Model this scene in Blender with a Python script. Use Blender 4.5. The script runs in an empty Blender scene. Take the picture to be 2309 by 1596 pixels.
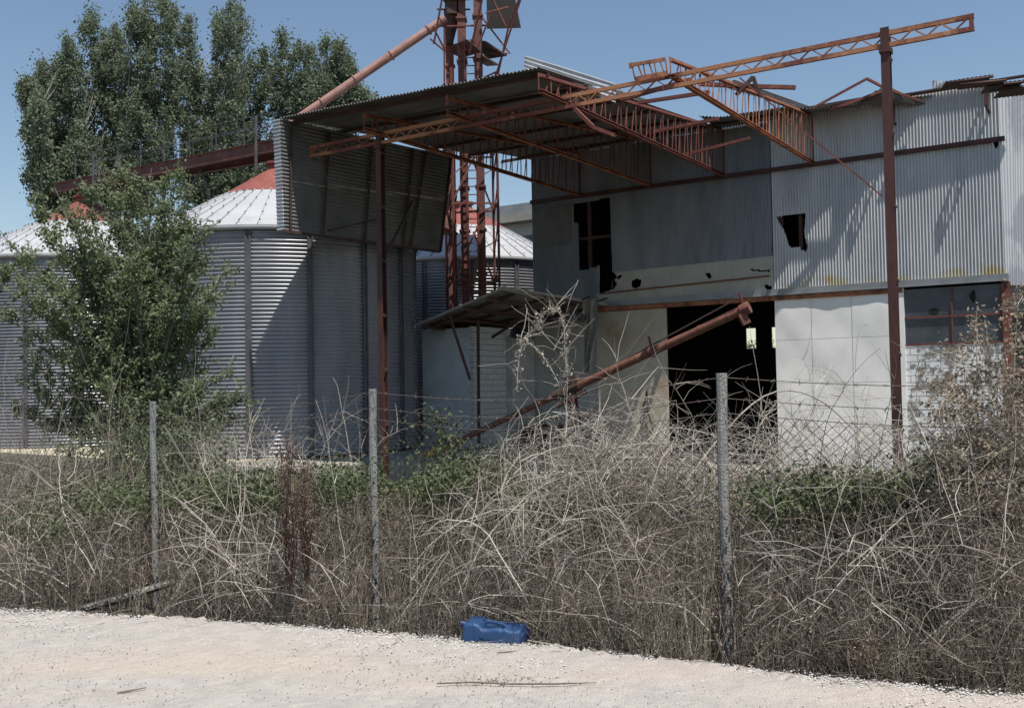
import bpy, math
import numpy as np
from mathutils import Vector
SC = bpy.context.scene
rng = np.random.RandomState(11)
U = rng.uniform
# ---------------------------------------------------------------- camera, sky, sun
FPX, CX, CY = 2150., 1154.5, 798.
PIT, ROL, HC = math.radians(1.81), math.radians(1.02), 1.6
cam = bpy.data.objects.new('camera', bpy.data.cameras.new('camera'))
SC.collection.objects.link(cam); SC.camera = cam
cam.data.sensor_width = 36; cam.data.lens = 36*FPX/2309
cam.data.clip_start = .05; cam.data.clip_end = 3000
cam.location = (0, 0, HC)
cam.rotation_mode = 'QUATERNION'
from mathutils import Quaternion
cam.rotation_quaternion = Quaternion((1, 0, 0), math.radians(90)+PIT) @ Quaternion((0, 0, 1), -ROL)
ES = np.array([math.cos(math.radians(32)), -math.sin(math.radians(32)), 0])
EN = np.array([-math.sin(math.radians(32)), -math.cos(math.radians(32)), 0])
SUN = .38*ES + .20*EN + np.array([0, 0, 1.]); SUN /= np.linalg.norm(SUN)
el = math.asin(SUN[2]); az = math.atan2(SUN[0], SUN[1])
w = bpy.data.worlds.new('World'); SC.world = w; w.use_nodes = True
nt = w.node_tree; bg = nt.nodes['Background']
sky = nt.nodes.new('ShaderNodeTexSky'); sky.sky_type = 'NISHITA'; sky.sun_disc = False
sky.sun_elevation = el; sky.sun_rotation = az; sky.air_density = 1.2; sky.dust_density = .3; sky.ozone_density = .8; sky.altitude = 0
hs = nt.nodes.new('ShaderNodeHueSaturation'); hs.inputs['Saturation'].default_value = 1.02
nt.links.new(sky.outputs[0], hs.inputs['Color']); nt.links.new(hs.outputs[0], bg.inputs[0]); bg.inputs[1].default_value = .090
sl = bpy.data.lights.new('sun', 'SUN'); so = bpy.data.objects.new('sun', sl); SC.collection.objects.link(so)
sl.energy = 5.0; sl.angle = math.radians(.5); sl.color = (1, .955, .89)
so.rotation_euler = Vector(SUN).to_track_quat('Z', 'Y').to_euler()
SC.view_settings.view_transform = 'Standard'; SC.view_settings.look = 'None'
SC.view_settings.exposure = 0.36; SC.view_settings.gamma = 1
SC.cycles.max_bounces = 5; SC.cycles.diffuse_bounces = 3; SC.cycles.transparent_max_bounces = 6

# ---------------------------------------------------------------- projection helpers (where a point of the photograph lies in the place)
def ray(u, v):
    x = (u-CX)/FPX; y = -(v-CY)/FPX
    c, s = math.cos(ROL), math.sin(ROL)
    xr = x*c+y*s; yr = -x*s+y*c
    cp, sp = math.cos(PIT), math.sin(PIT)
    return np.array([xr, cp-yr*sp, sp+yr*cp])
O = np.array([0, 0, HC])
def A(*a): return np.array(a, float)
def onz(u, v, z): r = ray(u, v); return O+r*(z-HC)/r[2]
def atY(u, v, Y): r = ray(u, v); return O+r*Y/r[1]
R0 = atY(1990, 73, 18.7); HB = R0[2]; R0 = A(R0[0], R0[1], 0)
WN = -10.9
def F(s, n, z): return R0+s*ES+n*EN+A(0, 0, z)
def onn(u, v, n):
    r = ray(u, v); t = ((R0-O)@EN+n)/(r@EN); return O+r*t
def onsv(u, v, s):
    r = ray(u, v); t = ((R0-O)@ES+s)/(r@ES); return O+r*t
def sn(p): d = np.array(p)-R0; return d@ES, d@EN, p[2]
def sz(u, v, n=WN): p = onn(u, v, n); a = sn(p); return a[0], a[2]
def proj(P):
    P = np.asarray(P, float)-O
    cp, sp = math.cos(PIT), math.sin(PIT)
    Y = P[..., 1]*cp+P[..., 2]*sp; yr = (-P[..., 1]*sp+P[..., 2]*cp)/Y; xr = P[..., 0]/Y
    c, s = math.cos(ROL), math.sin(ROL)
    return CX+(xr*c-yr*s)*FPX, CY-(xr*s+yr*c)*FPX

# ---------------------------------------------------------------- mesh builder
class MB:
    def __init__(s): s.sm = False; s.v = []; s.q = []; s.t = []; s.n = 0
    def add(s, v, q=None, t=None):
        v = np.asarray(v, float).reshape(-1, 3)
        if q is not None and len(q): s.q.append(np.asarray(q, int).reshape(-1, 4)+s.n)
        if t is not None and len(t): s.t.append(np.asarray(t, int).reshape(-1, 3)+s.n)
        s.v.append(v); s.n += len(v); return s
    def bar(s, p, q, w, h=None, up=(0, 0, 1)):
        p = A(*p); q = A(*q); h = w if h is None else h
        d = q-p; d /= np.linalg.norm(d)+1e-9; up = A(*up)
        if abs(d@up) > .97: up = EN if abs(d@EN) < .9 else ES
        a = np.cross(d, up); a /= np.linalg.norm(a); b = np.cross(a, d)
        a = a*w/2; b = b*h/2
        v = [p-a-b, p+a-b, p+a+b, p-a+b, q-a-b, q+a-b, q+a+b, q-a+b]
        s.add(v, [[0, 3, 2, 1], [4, 5, 6, 7], [0, 1, 5, 4], [1, 2, 6, 5], [2, 3, 7, 6], [3, 0, 4, 7]]); return s
    def ang(s, p, q, w, up=(0, 0, 1), t=.01):           # an L-shaped steel angle
        p = A(*p); q = A(*q); d = q-p; d /= np.linalg.norm(d); up = A(*up)
        if abs(d@up) > .97: up = EN
        a = np.cross(d, up); a /= np.linalg.norm(a); b = np.cross(a, d)
        s.bar(p-b*(w/2), q-b*(w/2), w, t, b); s.bar(p-a*(w/2-t/2), q-a*(w/2-t/2), t, w-.002, b); return s
    def tube(s, pts, r, sides=8, cap=True):
        P = np.asarray(pts, float)[None]; k = P.shape[1]
        rr = np.full((1, k), r) if np.isscalar(r) else np.asarray(r, float)[None]
        n0 = s.n; s.tubes(P, rr, sides)
        if cap:
            for e in (0, k-1):
                c = n0+e*sides
                s.v.append(P[0, e][None]); ci = s.n; s.n += 1
                s.t.append(np.array([[ci, c+j, c+(j+1) % sides] for j in range(sides)]))
        return s
    def tubes(s, P, r, sides=3):
        N, K, _ = P.shape
        T = np.gradient(P, axis=1) if K > 2 else np.repeat((P[:, 1:]-P[:, :1]), 2, 1)
        T /= np.linalg.norm(T, axis=2, keepdims=True)+1e-9
        m = T.mean(1, keepdims=True)
        ref = np.where(np.abs(m[..., 2:3]) < .8, A(0, 0, 1), A(1, .1, 0))
        a = np.cross(T, np.broadcast_to(ref, T.shape)); a /= np.linalg.norm(a, axis=2, keepdims=True)+1e-9
        b = np.cross(T, a)
        an = np.arange(sides)*2*math.pi/sides
        V = P[:, :, None]+r[:, :, None, None]*(a[:, :, None]*np.cos(an)[None, None, :, None]+b[:, :, None]*np.sin(an)[None, None, :, None])
        i = np.arange(N)[:, None, None]*K*sides+np.arange(K-1)[None, :, None]*sides
        j = np.arange(sides)[None, None]; j2 = (j+1) % sides
        q = np.stack([i+j, i+j2, i+sides+j2, i+sides+j], -1)
        s.add(V.reshape(-1, 3), q.reshape(-1, 4)); return s
    def grid(s, P, keep=None):
        m, n = P.shape[:2]
        i = np.arange(m-1)[:, None]*n+np.arange(n-1)[None]
        q = np.stack([i, i+1, i+n+1, i+n], -1)
        q = q[keep] if keep is not None else q
        s.add(P.reshape(-1, 3), q.reshape(-1, 4)); return s
    def leaves(s, C, size, up=.35, asp=.55):
        N = len(C); d = rng.normal(size=(N, 3)); d /= np.linalg.norm(d, axis=1, keepdims=True)
        n = rng.normal(size=(N, 3)); n[:, 2] += up*2; n = np.cross(d, n); n /= np.linalg.norm(n, axis=1, keepdims=True)+1e-9
        sz_ = (size*U(.6, 1.3, N))[:, None]
        a = d*sz_/2; b = n*sz_/2*asp
        bend = np.cross(a, b); bend = bend/(np.linalg.norm(bend, axis=1, keepdims=True)+1e-9)*sz_*.12
        V = np.stack([C-a, C-b+bend, C+a, C+b+bend], 1)
        s.add(V.reshape(-1, 3), np.arange(N*4).reshape(-1, 4)); return s
    def lathe(s, c, prof, seg, a0=0, a1=2*math.pi):
        an = np.linspace(a0, a1, seg+1)
        P = np.stack([np.stack([c[0]+r*np.sin(an), c[1]-r*np.cos(an), np.full_like(an, z)], -1) for r, z in prof])
        return s.grid(P)
    def build(s, name, mat, parent=None, smooth=False, **tags):
        me = bpy.data.meshes.new(name)
        V = np.concatenate(s.v); off = ROOT.get(parent.name, A(0, 0, 0)) if parent else A(0, 0, 0)
        org = A(0, 0, 0)
        if parent is None:
            mn, mx = V.min(0), V.max(0); org = A((mn[0]+mx[0])/2, (mn[1]+mx[1])/2, mn[2]) if tags.get('kind') != 'structure' else org
            off = org
        V = V-off
        Q = np.concatenate(s.q) if s.q else np.zeros((0, 4), int); T = np.concatenate(s.t) if s.t else np.zeros((0, 3), int)
        me.vertices.add(len(V)); me.vertices.foreach_set('co', V.ravel())
        nl = len(Q)*4+len(T)*3
        me.loops.add(nl); me.loops.foreach_set('vertex_index', np.concatenate([Q.ravel(), T.ravel()]).astype(np.int32))
        me.polygons.add(len(Q)+len(T))
        st = np.concatenate([np.arange(len(Q))*4, len(Q)*4+np.arange(len(T))*3]).astype(np.int32)
        me.polygons.foreach_set('loop_start', st)
        me.polygons.foreach_set('use_smooth', np.full(len(Q)+len(T), bool(smooth or s.sm)))
        me.update(calc_edges=True); me.validate()
        me.materials.append(mat)
        o = bpy.data.objects.new(name, me); SC.collection.objects.link(o)
        if parent: o.parent = parent; ROOT[o.name] = off
        else: o.location = org; ROOT[o.name] = org
        tag(o, **tags); return o
ROOT = {}
POSTPX = [(1632, 6.5, 17), (842, 8.6, 13), (345, 10.5, 11)]
def clear(P, pr=.9):
    """drop most growth standing between the road and a fence post"""
    if P.ndim == 3 and P.shape[1] > 2:
        P = np.concatenate([P]+[P[:, :-1]*(1-f)+P[:, 1:]*f for f in (.25, .5, .75)], 1)
    u, v = proj(P); bad = np.zeros(len(P), bool)
    for u0, y0, w_ in POSTPX:
        h = (np.abs(u-u0) < w_) & (P[..., 1] < y0+.05); bad |= h.any(1) if P.ndim == 3 else h
    bad &= U(0, 1, len(P)) < pr
    for (ua, va, ub, vb, hw, y0, pz) in ((180, 1372, 388, 1312, 13, 7.4, .93), (898, 1052, 1060, 985, 34, 25, .9), (1045, 1430, 1185, 1430, 22, 6.1, .97), (1060, 985, 1340, 855, 12, 25, .5)):
        t = np.clip(((u-ua)*(ub-ua)+(v-va)*(vb-va))/((ub-ua)**2+(vb-va)**2), 0, 1); dz = np.hypot(u-ua-(ub-ua)*t, v-va-(vb-va)*t)
        h = (dz < hw) & (P[..., 1] < y0); bad |= (h.any(1) if P.ndim == 3 else h) & (U(0, 1, len(P)) < pz)
    return ~bad
def tag(o, label=None, cat=None, group=None, kind=None):
    if label: o['label'] = label
    if cat: o['category'] = cat
    if group: o['group'] = group
    if kind: o['kind'] = kind
def thing(name, loc, label, cat, group=None):
    o = bpy.data.objects.new(name, None); SC.collection.objects.link(o); o.location = tuple(loc); o.empty_display_size = .3
    ROOT[o.name] = np.array(loc, float); tag(o, label, cat, group); return o

# ---------------------------------------------------------------- materials
def mat(name, c1, c2=None, scale=3., detail=6, stretch=(1, 1, 1), lo=.35, hi=.65, rough=.8, metal=0., c3=None, s3=1., lo3=.55, hi3=.7,
        bump=0., bscale=40., island=None, spec=.3, wave=None, extra=None, trans=0.):
    m = bpy.data.materials.new(name); m.use_nodes = True; t = m.node_tree; N = t.nodes; L = t.links
    b = N['Principled BSDF']; b.inputs['Roughness'].default_value = rough; b.inputs['Metallic'].default_value = metal
    b.inputs['Specular IOR Level'].default_value = spec
    tc = N.new('ShaderNodeTexCoord'); mp = N.new('ShaderNodeMapping'); mp.inputs['Scale'].default_value = stretch
    L.new(tc.outputs['Object'], mp.inputs['Vector'])
    def mixn(f, a, bb):
        x = N.new('ShaderNodeMix'); x.data_type = 'RGBA'
        if f is not None: L.new(f, x.inputs[0])
        for i, cc in ((6, a), (7, bb)):
            if isinstance(cc, tuple): x.inputs[i].default_value = (*cc, 1)
            else: L.new(cc, x.inputs[i])
        return x.outputs[2]
    def nz(sc, lo, hi, det=detail):
        n = N.new('ShaderNodeTexNoise'); n.inputs['Scale'].default_value = sc; n.inputs['Detail'].default_value = det; n.inputs['Roughness'].default_value = .65
        L.new(mp.outputs[0], n.inputs['Vector'])
        r = N.new('ShaderNodeMapRange'); r.inputs[1].default_value = lo; r.inputs[2].default_value = hi
        L.new(n.outputs[0], r.inputs[0]); return r.outputs[0]
    col = c1
    if island:                                          # each leaf, stem or stone its own tint
        g = N.new('ShaderNodeNewGeometry'); cr = N.new('ShaderNodeValToRGB'); L.new(g.outputs['Random Per Island'], cr.inputs[0])
        e = cr.color_ramp.elements
        while len(e) < len(island): e.new(.5)
        for i, cc in enumerate(island): e[i].position = i/(len(island)-1); e[i].color = (*cc, 1)
        col = cr.outputs[0]
    if c2: col = mixn(nz(scale, lo, hi), col, c2)
    if c3: col = mixn(nz(s3, lo3, hi3), col, c3)
    if extra: col = extra(N, L, mp, mixn, col, tc)
    if isinstance(col, tuple): b.inputs['Base Color'].default_value = (*col, 1)
    else: L.new(col, b.inputs['Base Color'])
    if bump:
        n = N.new('ShaderNodeTexNoise'); n.inputs['Scale'].default_value = bscale; n.inputs['Detail'].default_value = 5; L.new(mp.outputs[0], n.inputs['Vector'])
        bp = N.new('ShaderNodeBump'); bp.inputs['Strength'].default_value = bump; bp.inputs['Distance'].default_value = .02
        L.new(n.outputs[0], bp.inputs['Height']); L.new(bp.outputs[0], b.inputs['Normal'])
    if trans:
        tr = N.new('ShaderNodeBsdfTranslucent'); ms = N.new('ShaderNodeMixShader'); ms.inputs[0].default_value = trans
        if isinstance(col, tuple): tr.inputs[0].default_value = (*col, 1)
        else: L.new(col, tr.inputs[0])
        L.new(b.outputs[0], ms.inputs[1]); L.new(tr.outputs[0], ms.inputs[2]); L.new(ms.outputs[0], N['Material Output'].inputs[0])
    return m
def yellow_foot(zt, colr, h=.35):                       # a painted band with its own ragged edge at a height
    def f(N, L, mp, mixn, col, tc):
        g = N.new('ShaderNodeNewGeometry'); sx = N.new('ShaderNodeSeparateXYZ'); L.new(g.outputs['Position'], sx.inputs[0])
        n = N.new('ShaderNodeTexNoise'); n.inputs['Scale'].default_value = 1.1; L.new(g.outputs['Position'], n.inputs['Vector'])
        a = N.new('ShaderNodeMath'); a.operation = 'MULTIPLY_ADD'; L.new(n.outputs[0], a.inputs[0]); a.inputs[1].default_value = -2.4; L.new(sx.outputs[2], a.inputs[2])
        r = N.new('ShaderNodeMapRange'); r.inputs[1].default_value = zt-1.2+h; r.inputs[2].default_value = zt-1.2-.05; L.new(a.outputs[0], r.inputs[0])
        r.inputs[4].default_value = .7
        gt = N.new('ShaderNodeMath'); gt.operation = 'GREATER_THAN'; L.new(sx.outputs[0], gt.inputs[0]); gt.inputs[1].default_value = float(onn(1746, 600, WN)[0])
        mu = N.new('ShaderNodeMath'); mu.operation = 'MULTIPLY'; L.new(gt.outputs[0], mu.inputs[0]); L.new(r.outputs[0], mu.inputs[1])
        return mixn(mu.outputs[0], col, colr)
    return f
M = {}
GZ = sz(2258, 634)[1]
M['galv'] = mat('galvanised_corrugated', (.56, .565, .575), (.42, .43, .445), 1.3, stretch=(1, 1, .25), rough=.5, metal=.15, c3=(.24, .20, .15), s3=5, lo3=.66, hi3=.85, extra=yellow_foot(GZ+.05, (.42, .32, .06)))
M['galv_shade'] = mat('shade_darkened_sheet', (.26, .275, .30), (.16, .175, .195), 1.1, stretch=(1, 1, .2), rough=.6, metal=.1, c3=(.12, .11, .10), s3=4, lo3=.6, hi3=.8)  # canopy shade is put into this sheet's dark base colour
M['galv_dark'] = mat('weathered_roof_sheet', (.20, .205, .20), (.13, .13, .125), .9, rough=.6, metal=.2, c3=(.16, .10, .06), s3=2.5, lo3=.6, hi3=.8)
M['galv_bright'] = mat('bright_roof_sheet', (.55, .56, .58), (.40, .41, .43), 1.5, rough=.42, metal=.4)
M['silo'] = mat('silo_galvanised', (.38, .385, .41), (.29, .295, .315), .9, rough=.36, metal=.5, c3=(.26, .235, .21), s3=2.2, lo3=.62, hi3=.8, stretch=(1, 1, .3))
M['silo_roof'] = mat('silo_roof_sheet', (.43, .435, .45), (.37, .375, .385), .7, rough=.5, metal=.1, c3=(.28, .26, .24), s3=2.4, lo3=.58, hi3=.8)
M['rib'] = mat('silo_stiffener', (.14, .135, .145), (.09, .085, .095), 3, rough=.55, metal=.4)
M['silo_red'] = mat('red_oxide_paint', (.24, .075, .06), (.17, .05, .04), 2.2, rough=.6, c3=(.30, .15, .12), s3=7)
M['rust'] = mat('rusted_orange_steel', (.40, .165, .085), (.22, .08, .05), 4.5, rough=.85, c3=(.10, .045, .035), s3=2.2, lo3=.52, hi3=.64, bump=.3)
M['beam'] = mat('patchy_rusted_beam', (.40, .185, .10), (.17, .06, .048), .55, rough=.85, lo=.46, hi=.54, c3=(.44, .25, .15), s3=2.6, lo3=.6, hi3=.68, bump=.3)
M['rust_red'] = mat('red_brown_steel', (.15, .052, .042), (.24, .10, .06), 3.5, rough=.8, lo=.5, hi=.75, c3=(.09, .035, .03), s3=9, bump=.2)
M['post'] = mat('dark_red_painted_post', (.045, .02, .019), (.10, .042, .034), 2.2, rough=.6, stretch=(1, 1, .3), c3=(.24, .14, .09), s3=8, lo3=.66, hi3=.78)
M['dark_steel'] = mat('dark_steel', (.05, .032, .03), (.09, .045, .035), 4, rough=.7)
M['duct'] = mat('elevator_duct_red', (.15, .06, .048), (.085, .035, .03), 2, rough=.65, c3=(.40, .27, .14), s3=2.7, lo3=.62, hi3=.75)
M['pink_pipe'] = mat('faded_red_pipe', (.34, .20, .17), (.24, .12, .10), 3, rough=.7)
M['auger'] = mat('rusty_red_tube', (.12, .045, .036), (.20, .09, .06), 4, rough=.75, c3=(.07, .03, .025), s3=9, bump=.3)
M['yellow'] = mat('chipped_yellow_paint', (.52, .33, .05), (.25, .14, .05), 9, rough=.6, lo=.5, hi=.6)
def blocks(N, L, mp, mixn, col, tc):
    g = N.new('ShaderNodeNewGeometry'); d = N.new('ShaderNodeVectorMath'); d.operation = 'DOT_PRODUCT'; L.new(g.outputs['Position'], d.inputs[0]); d.inputs[1].default_value = tuple(ES)
    sx = N.new('ShaderNodeSeparateXYZ'); L.new(g.outputs['Position'], sx.inputs[0]); cb = N.new('ShaderNodeCombineXYZ')
    L.new(d.outputs['Value'], cb.inputs[0]); L.new(sx.outputs[2], cb.inputs[1])
    br = N.new('ShaderNodeTexBrick'); br.inputs['Scale'].default_value = 1; br.inputs['Brick Width'].default_value = .42; br.inputs['Row Height'].default_value = .205
    br.inputs['Mortar Size'].default_value = .011; L.new(cb.outputs[0], br.inputs['Vector'])
    n = N.new('ShaderNodeTexNoise'); n.inputs['Scale'].default_value = 2.0; n.inputs['Detail'].default_value = 5; L.new(g.outputs['Position'], n.inputs['Vector'])
    r = N.new('ShaderNodeMapRange'); r.inputs[1].default_value = .42; r.inputs[2].default_value = .58; L.new(n.outputs[0], r.inputs[0])
    m = N.new('ShaderNodeMath'); m.operation = 'MULTIPLY'; L.new(br.outputs['Fac'], m.inputs[0]); m.inputs[1].default_value = .8
    c = mixn(m.outputs[0], col, (.10, .09, .08))
    n2 = N.new('ShaderNodeTexNoise'); n2.inputs['Scale'].default_value = 7; n2.inputs['Detail'].default_value = 8; L.new(g.outputs['Position'], n2.inputs['Vector'])
    mm = N.new('ShaderNodeMath'); mm.operation = 'MULTIPLY'; L.new(r.outputs[0], mm.inputs[0]); L.new(n2.outputs[0], mm.inputs[1])
    r2 = N.new('ShaderNodeMapRange'); r2.inputs[1].default_value = .26; r2.inputs[2].default_value = .42; L.new(mm.outputs[0], r2.inputs[0])
    r2.inputs[4].default_value = .75
    return mixn(r2.outputs[0], c, (.09, .085, .07))
M['block'] = mat('whitewashed_block', (.78, .78, .77), (.6, .6, .6), 1.6, rough=.9, extra=blocks)
M['hut'] = mat('pale_block_wall', (.50, .52, .55), (.38, .40, .42), 1.2, rough=.9, extra=None, c3=(.20, .20, .2), s3=9, lo3=.66, hi3=.75)
M['plaster'] = mat('grey_plaster', (.42, .41, .38), (.30, .29, .27), 1.1, rough=.9, c3=(.17, .16, .15), s3=3.3, lo3=.6, hi3=.8)
M['quoin'] = mat('pale_concrete_block', (.5, .5, .48), (.36, .36, .35), 8, rough=.9)
M['panel'] = mat('white_sheet_door', (.82, .80, .77), (.72, .705, .68), .9, rough=.55, c3=(.40, .31, .21), s3=4, lo3=.66, hi3=.78)
M['panel_b'] = mat('stained_beige_panel', (.47, .43, .36), (.36, .30, .23), .6, rough=.6, c3=(.30, .20, .11), s3=1.1, lo3=.56, hi3=.75)
M['panel_u'] = mat('cream_torn_sheet', (.42, .41, .36), (.34, .33, .29), 1.2, rough=.7)
M['flash'] = mat('grey_flashing', (.30, .31, .32), (.22, .225, .235), 2, rough=.45, metal=.4)
M['side'] = mat('patchy_side_sheet', (.50, .51, .53), (.34, .36, .39), 1.5, rough=.5, metal=.1, stretch=(1, 1, .3), lo=.45, hi=.55)
M['glass'] = mat('dirty_plastic_glazing', (.035, .042, .055), (.07, .078, .092), 1.4, rough=.35, spec=.5, c3=(.15, .15, .15), s3=6, lo3=.62, hi3=.8)
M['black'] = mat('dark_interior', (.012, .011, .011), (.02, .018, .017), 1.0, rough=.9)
M['concrete'] = mat('weathered_concrete', (.34, .32, .28), (.25, .24, .21), 1.6, rough=.9, c3=(.10, .095, .085), s3=5, lo3=.6, hi3=.75, bump=.3)
M['cream'] = mat('cream_foundation', (.50, .44, .32), (.38, .34, .26), 1.3, rough=.9, c3=(.2, .19, .16), s3=4, lo3=.6, hi3=.75)
M['fpost'] = mat('lichen_concrete_post', (.29, .29, .27), (.20, .20, .19), 9, rough=.95, c3=(.11, .10, .09), s3=26, lo3=.56, hi3=.66, bump=.6, bscale=60)
M['wire'] = mat('rusty_galvanised_wire', (.16, .14, .13), (.09, .06, .05), 20, rough=.7, metal=.3)
M['rag'] = mat('grey_rag_cloth', (.30, .28, .25), (.20, .185, .165), 4, rough=.95)
M['blue'] = mat('faded_blue_plastic', (.022, .058, .145), (.08, .115, .18), 7, rough=.5, lo=.5, hi=.8, bump=.2, bscale=14)
M['navy'] = mat('navy_cap_shaded_end', (.012, .022, .07), (.02, .04, .11), 7, rough=.45)  # cap colour; on the can's end face it stands for shade
M['hose'] = mat('black_rubber', (.02, .02, .02), rough=.6)
M['pale_bark'] = mat('pale_poplar_bark', (.30, .29, .26), (.18, .17, .15), 5, rough=.95)
M['bark'] = mat('grey_bark', (.16, .14, .12), (.09, .08, .065), 6, rough=.95)
M['poplar'] = mat('poplar_leaf', None, island=[(.10, .13, .08), (.155, .195, .12), (.13, .165, .10), (.22, .25, .18), (.14, .175, .105)], rough=.55, spec=.3, trans=.38)
M['ash'] = mat('ash_leaf', None, island=[(.12, .155, .075), (.185, .225, .11), (.15, .19, .09), (.27, .30, .20)], rough=.5, spec=.4, trans=.45)
M['bushleaf'] = mat('bramble_leaf', None, island=[(.045, .062, .025), (.085, .105, .045), (.06, .078, .032), (.15, .155, .09)], rough=.6, trans=.2)
M['deadleaf'] = mat('dead_leaf', None, island=[(.16, .11, .075), (.30, .24, .165), (.22, .15, .10), (.42, .35, .26)], rough=.8, trans=.3)
M['straw_leaf'] = mat('straw_tan_leaf', None, island=[(.15, .11, .08), (.32, .27, .20), (.22, .155, .105), (.46, .40, .31), (.12, .10, .06)], rough=.8, trans=.35)
M['redleaf'] = mat('dry_dock_seed', None, island=[(.03, .018, .014), (.065, .034, .026), (.11, .065, .05), (.16, .12, .10)], rough=.9)
M['cane'] = mat('pale_dead_cane', None, island=[(.16, .13, .105), (.37, .335, .285), (.23, .195, .16), (.50, .465, .41), (.28, .245, .205)], rough=.85)
M['twig'] = mat('dead_twig', None, island=[(.025, .019, .016), (.085, .066, .054), (.07, .043, .033), (.30, .265, .225), (.048, .035, .029), (.17, .145, .12)], rough=.9)
M['straw'] = mat('dry_grass_stem', None, island=[(.15, .13, .10), (.26, .235, .19), (.10, .08, .06), (.20, .175, .135)], rough=.85)
M['grass'] = mat('yard_grass', None, island=[(.06, .10, .025), (.12, .14, .05), (.20, .20, .09), (.25, .20, .11)], rough=.8, trans=.2)
M['pebble'] = mat('white_limestone_pebble', None, island=[(.36, .34, .32), (.46, .44, .42), (.53, .51, .49), (.42, .39, .37)], rough=.9)
M['chip'] = mat('grey_chip', None, island=[(.10, .09, .08), (.22, .20, .18), (.32, .30, .275), (.42, .40, .375)], rough=.9)
def sand(N, L, mp, mixn, col, tc):
    n = N.new('ShaderNodeTexNoise'); n.inputs['Scale'].default_value = .55; n.inputs['Detail'].default_value = 4
    m2 = N.new('ShaderNodeMapping'); m2.inputs['Scale'].default_value = (.5, 2.2, 1); L.new(tc.outputs['Object'], m2.inputs[0]); L.new(m2.outputs[0], n.inputs['Vector'])
    r = N.new('ShaderNodeMapRange'); r.inputs[1].default_value = .48; r.inputs[2].default_value = .66; r.inputs[4].default_value = .55; L.new(n.outputs[0], r.inputs[0])
    c = mixn(r.outputs[0], col, (.46, .39, .315))
    n = N.new('ShaderNodeTexNoise'); n.inputs['Scale'].default_value = 34; n.inputs['Detail'].default_value = 8; n.inputs['Roughness'].default_value = .8; L.new(tc.outputs['Object'], n.inputs['Vector'])
    r = N.new('ShaderNodeMapRange'); r.inputs[1].default_value = .60; r.inputs[2].default_value = .68; r.inputs[4].default_value = .55; L.new(n.outputs[0], r.inputs[0])
    return mixn(r.outputs[0], c, (.26, .24, .22))
M['road'] = mat('crushed_limestone', (.42, .386, .352), (.36, .33, .302), 5, rough=.95, lo=.4, hi=.62, extra=sand, bump=.9, bscale=90)
M['ground'] = mat('dry_soil', (.06, .05, .04), (.035, .03, .025), 2, rough=1, c3=(.09, .09, .045), s3=.4, lo3=.5, hi3=.65, bump=.5)

# ---------------------------------------------------------------- terrain
EDGE = [(-400, 1352), (0, 1370), (400, 1392), (838, 1421), (1180, 1449), (1632, 1498), (2000, 1537), (2309, 1562), (2700, 1600)]
ep = np.array([onz(u, v, 0)[:2] for u, v in EDGE])
ex = np.concatenate([[-400., -30.], ep[:, 0], [10., 400.]]); ey = np.concatenate([[ep[0, 1]+60, ep[0, 1]+7.], ep[:, 1], [ep[-1, 1]-1.9, ep[-1, 1]-20.]])
o_ = np.argsort(ex); ex, ey = ex[o_], ey[o_]
def Ye(x): return np.interp(x, ex, ey)
def gz(x, y):
    d = np.asarray(y)-Ye(x)
    return np.where(d < 0, -.03, np.interp(d, [0, .12, .8, 3, 9, 1e4], [-.03, -.16, -.55, -.8, -1.3, -1.3]))+np.where(d > .3, .03*np.sin(3*x)*np.cos(2.3*y), 0)
xs = np.concatenate([np.linspace(-600, -30, 12), np.arange(-29, 30, .35), np.linspace(30, 600, 12)])
mb = MB(); dd = np.concatenate([[-600, -100, -20, -8, -3, -.6, -.1, 0, .05, .12, .3, .5, .8, 1.2], np.arange(1.6, 12, .4), np.linspace(13, 60, 16), [90, 150, 300, 700, 1500]])
X, D = np.meshgrid(xs, dd, indexing='ij'); Y = Ye(X)+D
P = np.stack([X, Y, gz(X, Y)], -1); mb.grid(P); mb.build('ground', M['ground'], smooth=True, kind='structure')
mb = MB(); xs2 = np.arange(-30, 14, .045); d2 = np.concatenate([[-14, -10, -6], np.arange(-4.6, 0.01, .045)])
X, D = np.meshgrid(xs2, d2, indexing='ij'); jit = .03*np.sin(X*31)+.02*np.sin(X*77+1)+.03*np.sin(X*7.3)
Y = Ye(X)+np.where(D > -.2, D+jit+.02, D)
Z = .006*np.sin(X*2.1+D)+.004*np.sin(X*9)*np.sin(Y*11)+.012*np.exp(-((D+.25)/.2)**2)+rng.normal(size=X.shape)*.0025
Z = np.where(D > -.03, -.10, Z)
mb.grid(np.stack([X, Y, Z], -1)); mb.build('gravel_road', M['road'], kind='structure')
def stones(name, C, r, m, **k):
    N = len(C); ico = A(*[0]*0) if 0 else np.array([[1, 0, 0], [0, 1, 0], [-1, 0, 0], [0, -1, 0], [0, 0, 1], [0, 0, -1.]])
    V = C[:, None]+ico[None]*(r[:, None, None]*U(.6, 1.25, (N, 6, 1)))*A(1, 1, .7)
    f = np.array([[0, 1, 4], [1, 2, 4], [2, 3, 4], [3, 0, 4], [1, 0, 5], [2, 1, 5], [3, 2, 5], [0, 3, 5]])
    T = (np.arange(N)[:, None, None]*6+f[None]).reshape(-1, 3)
    b = MB(); b.add(V.reshape(-1, 3), t=T); return b.build(name, m, **k)
n = 15000; x = U(-7, 6, n); d = -np.abs(rng.normal(size=n))*.22+.03
stones('edge_pebbles', np.stack([x, Ye(x)+d, np.where(d > -.02, U(-.06, .01, n), U(0, .012, n))], -1), U(.003, .010, n), M['pebble'], kind='stuff', label='white pebbles heaped along the verge of the gravel road', cat='pebbles')
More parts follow.
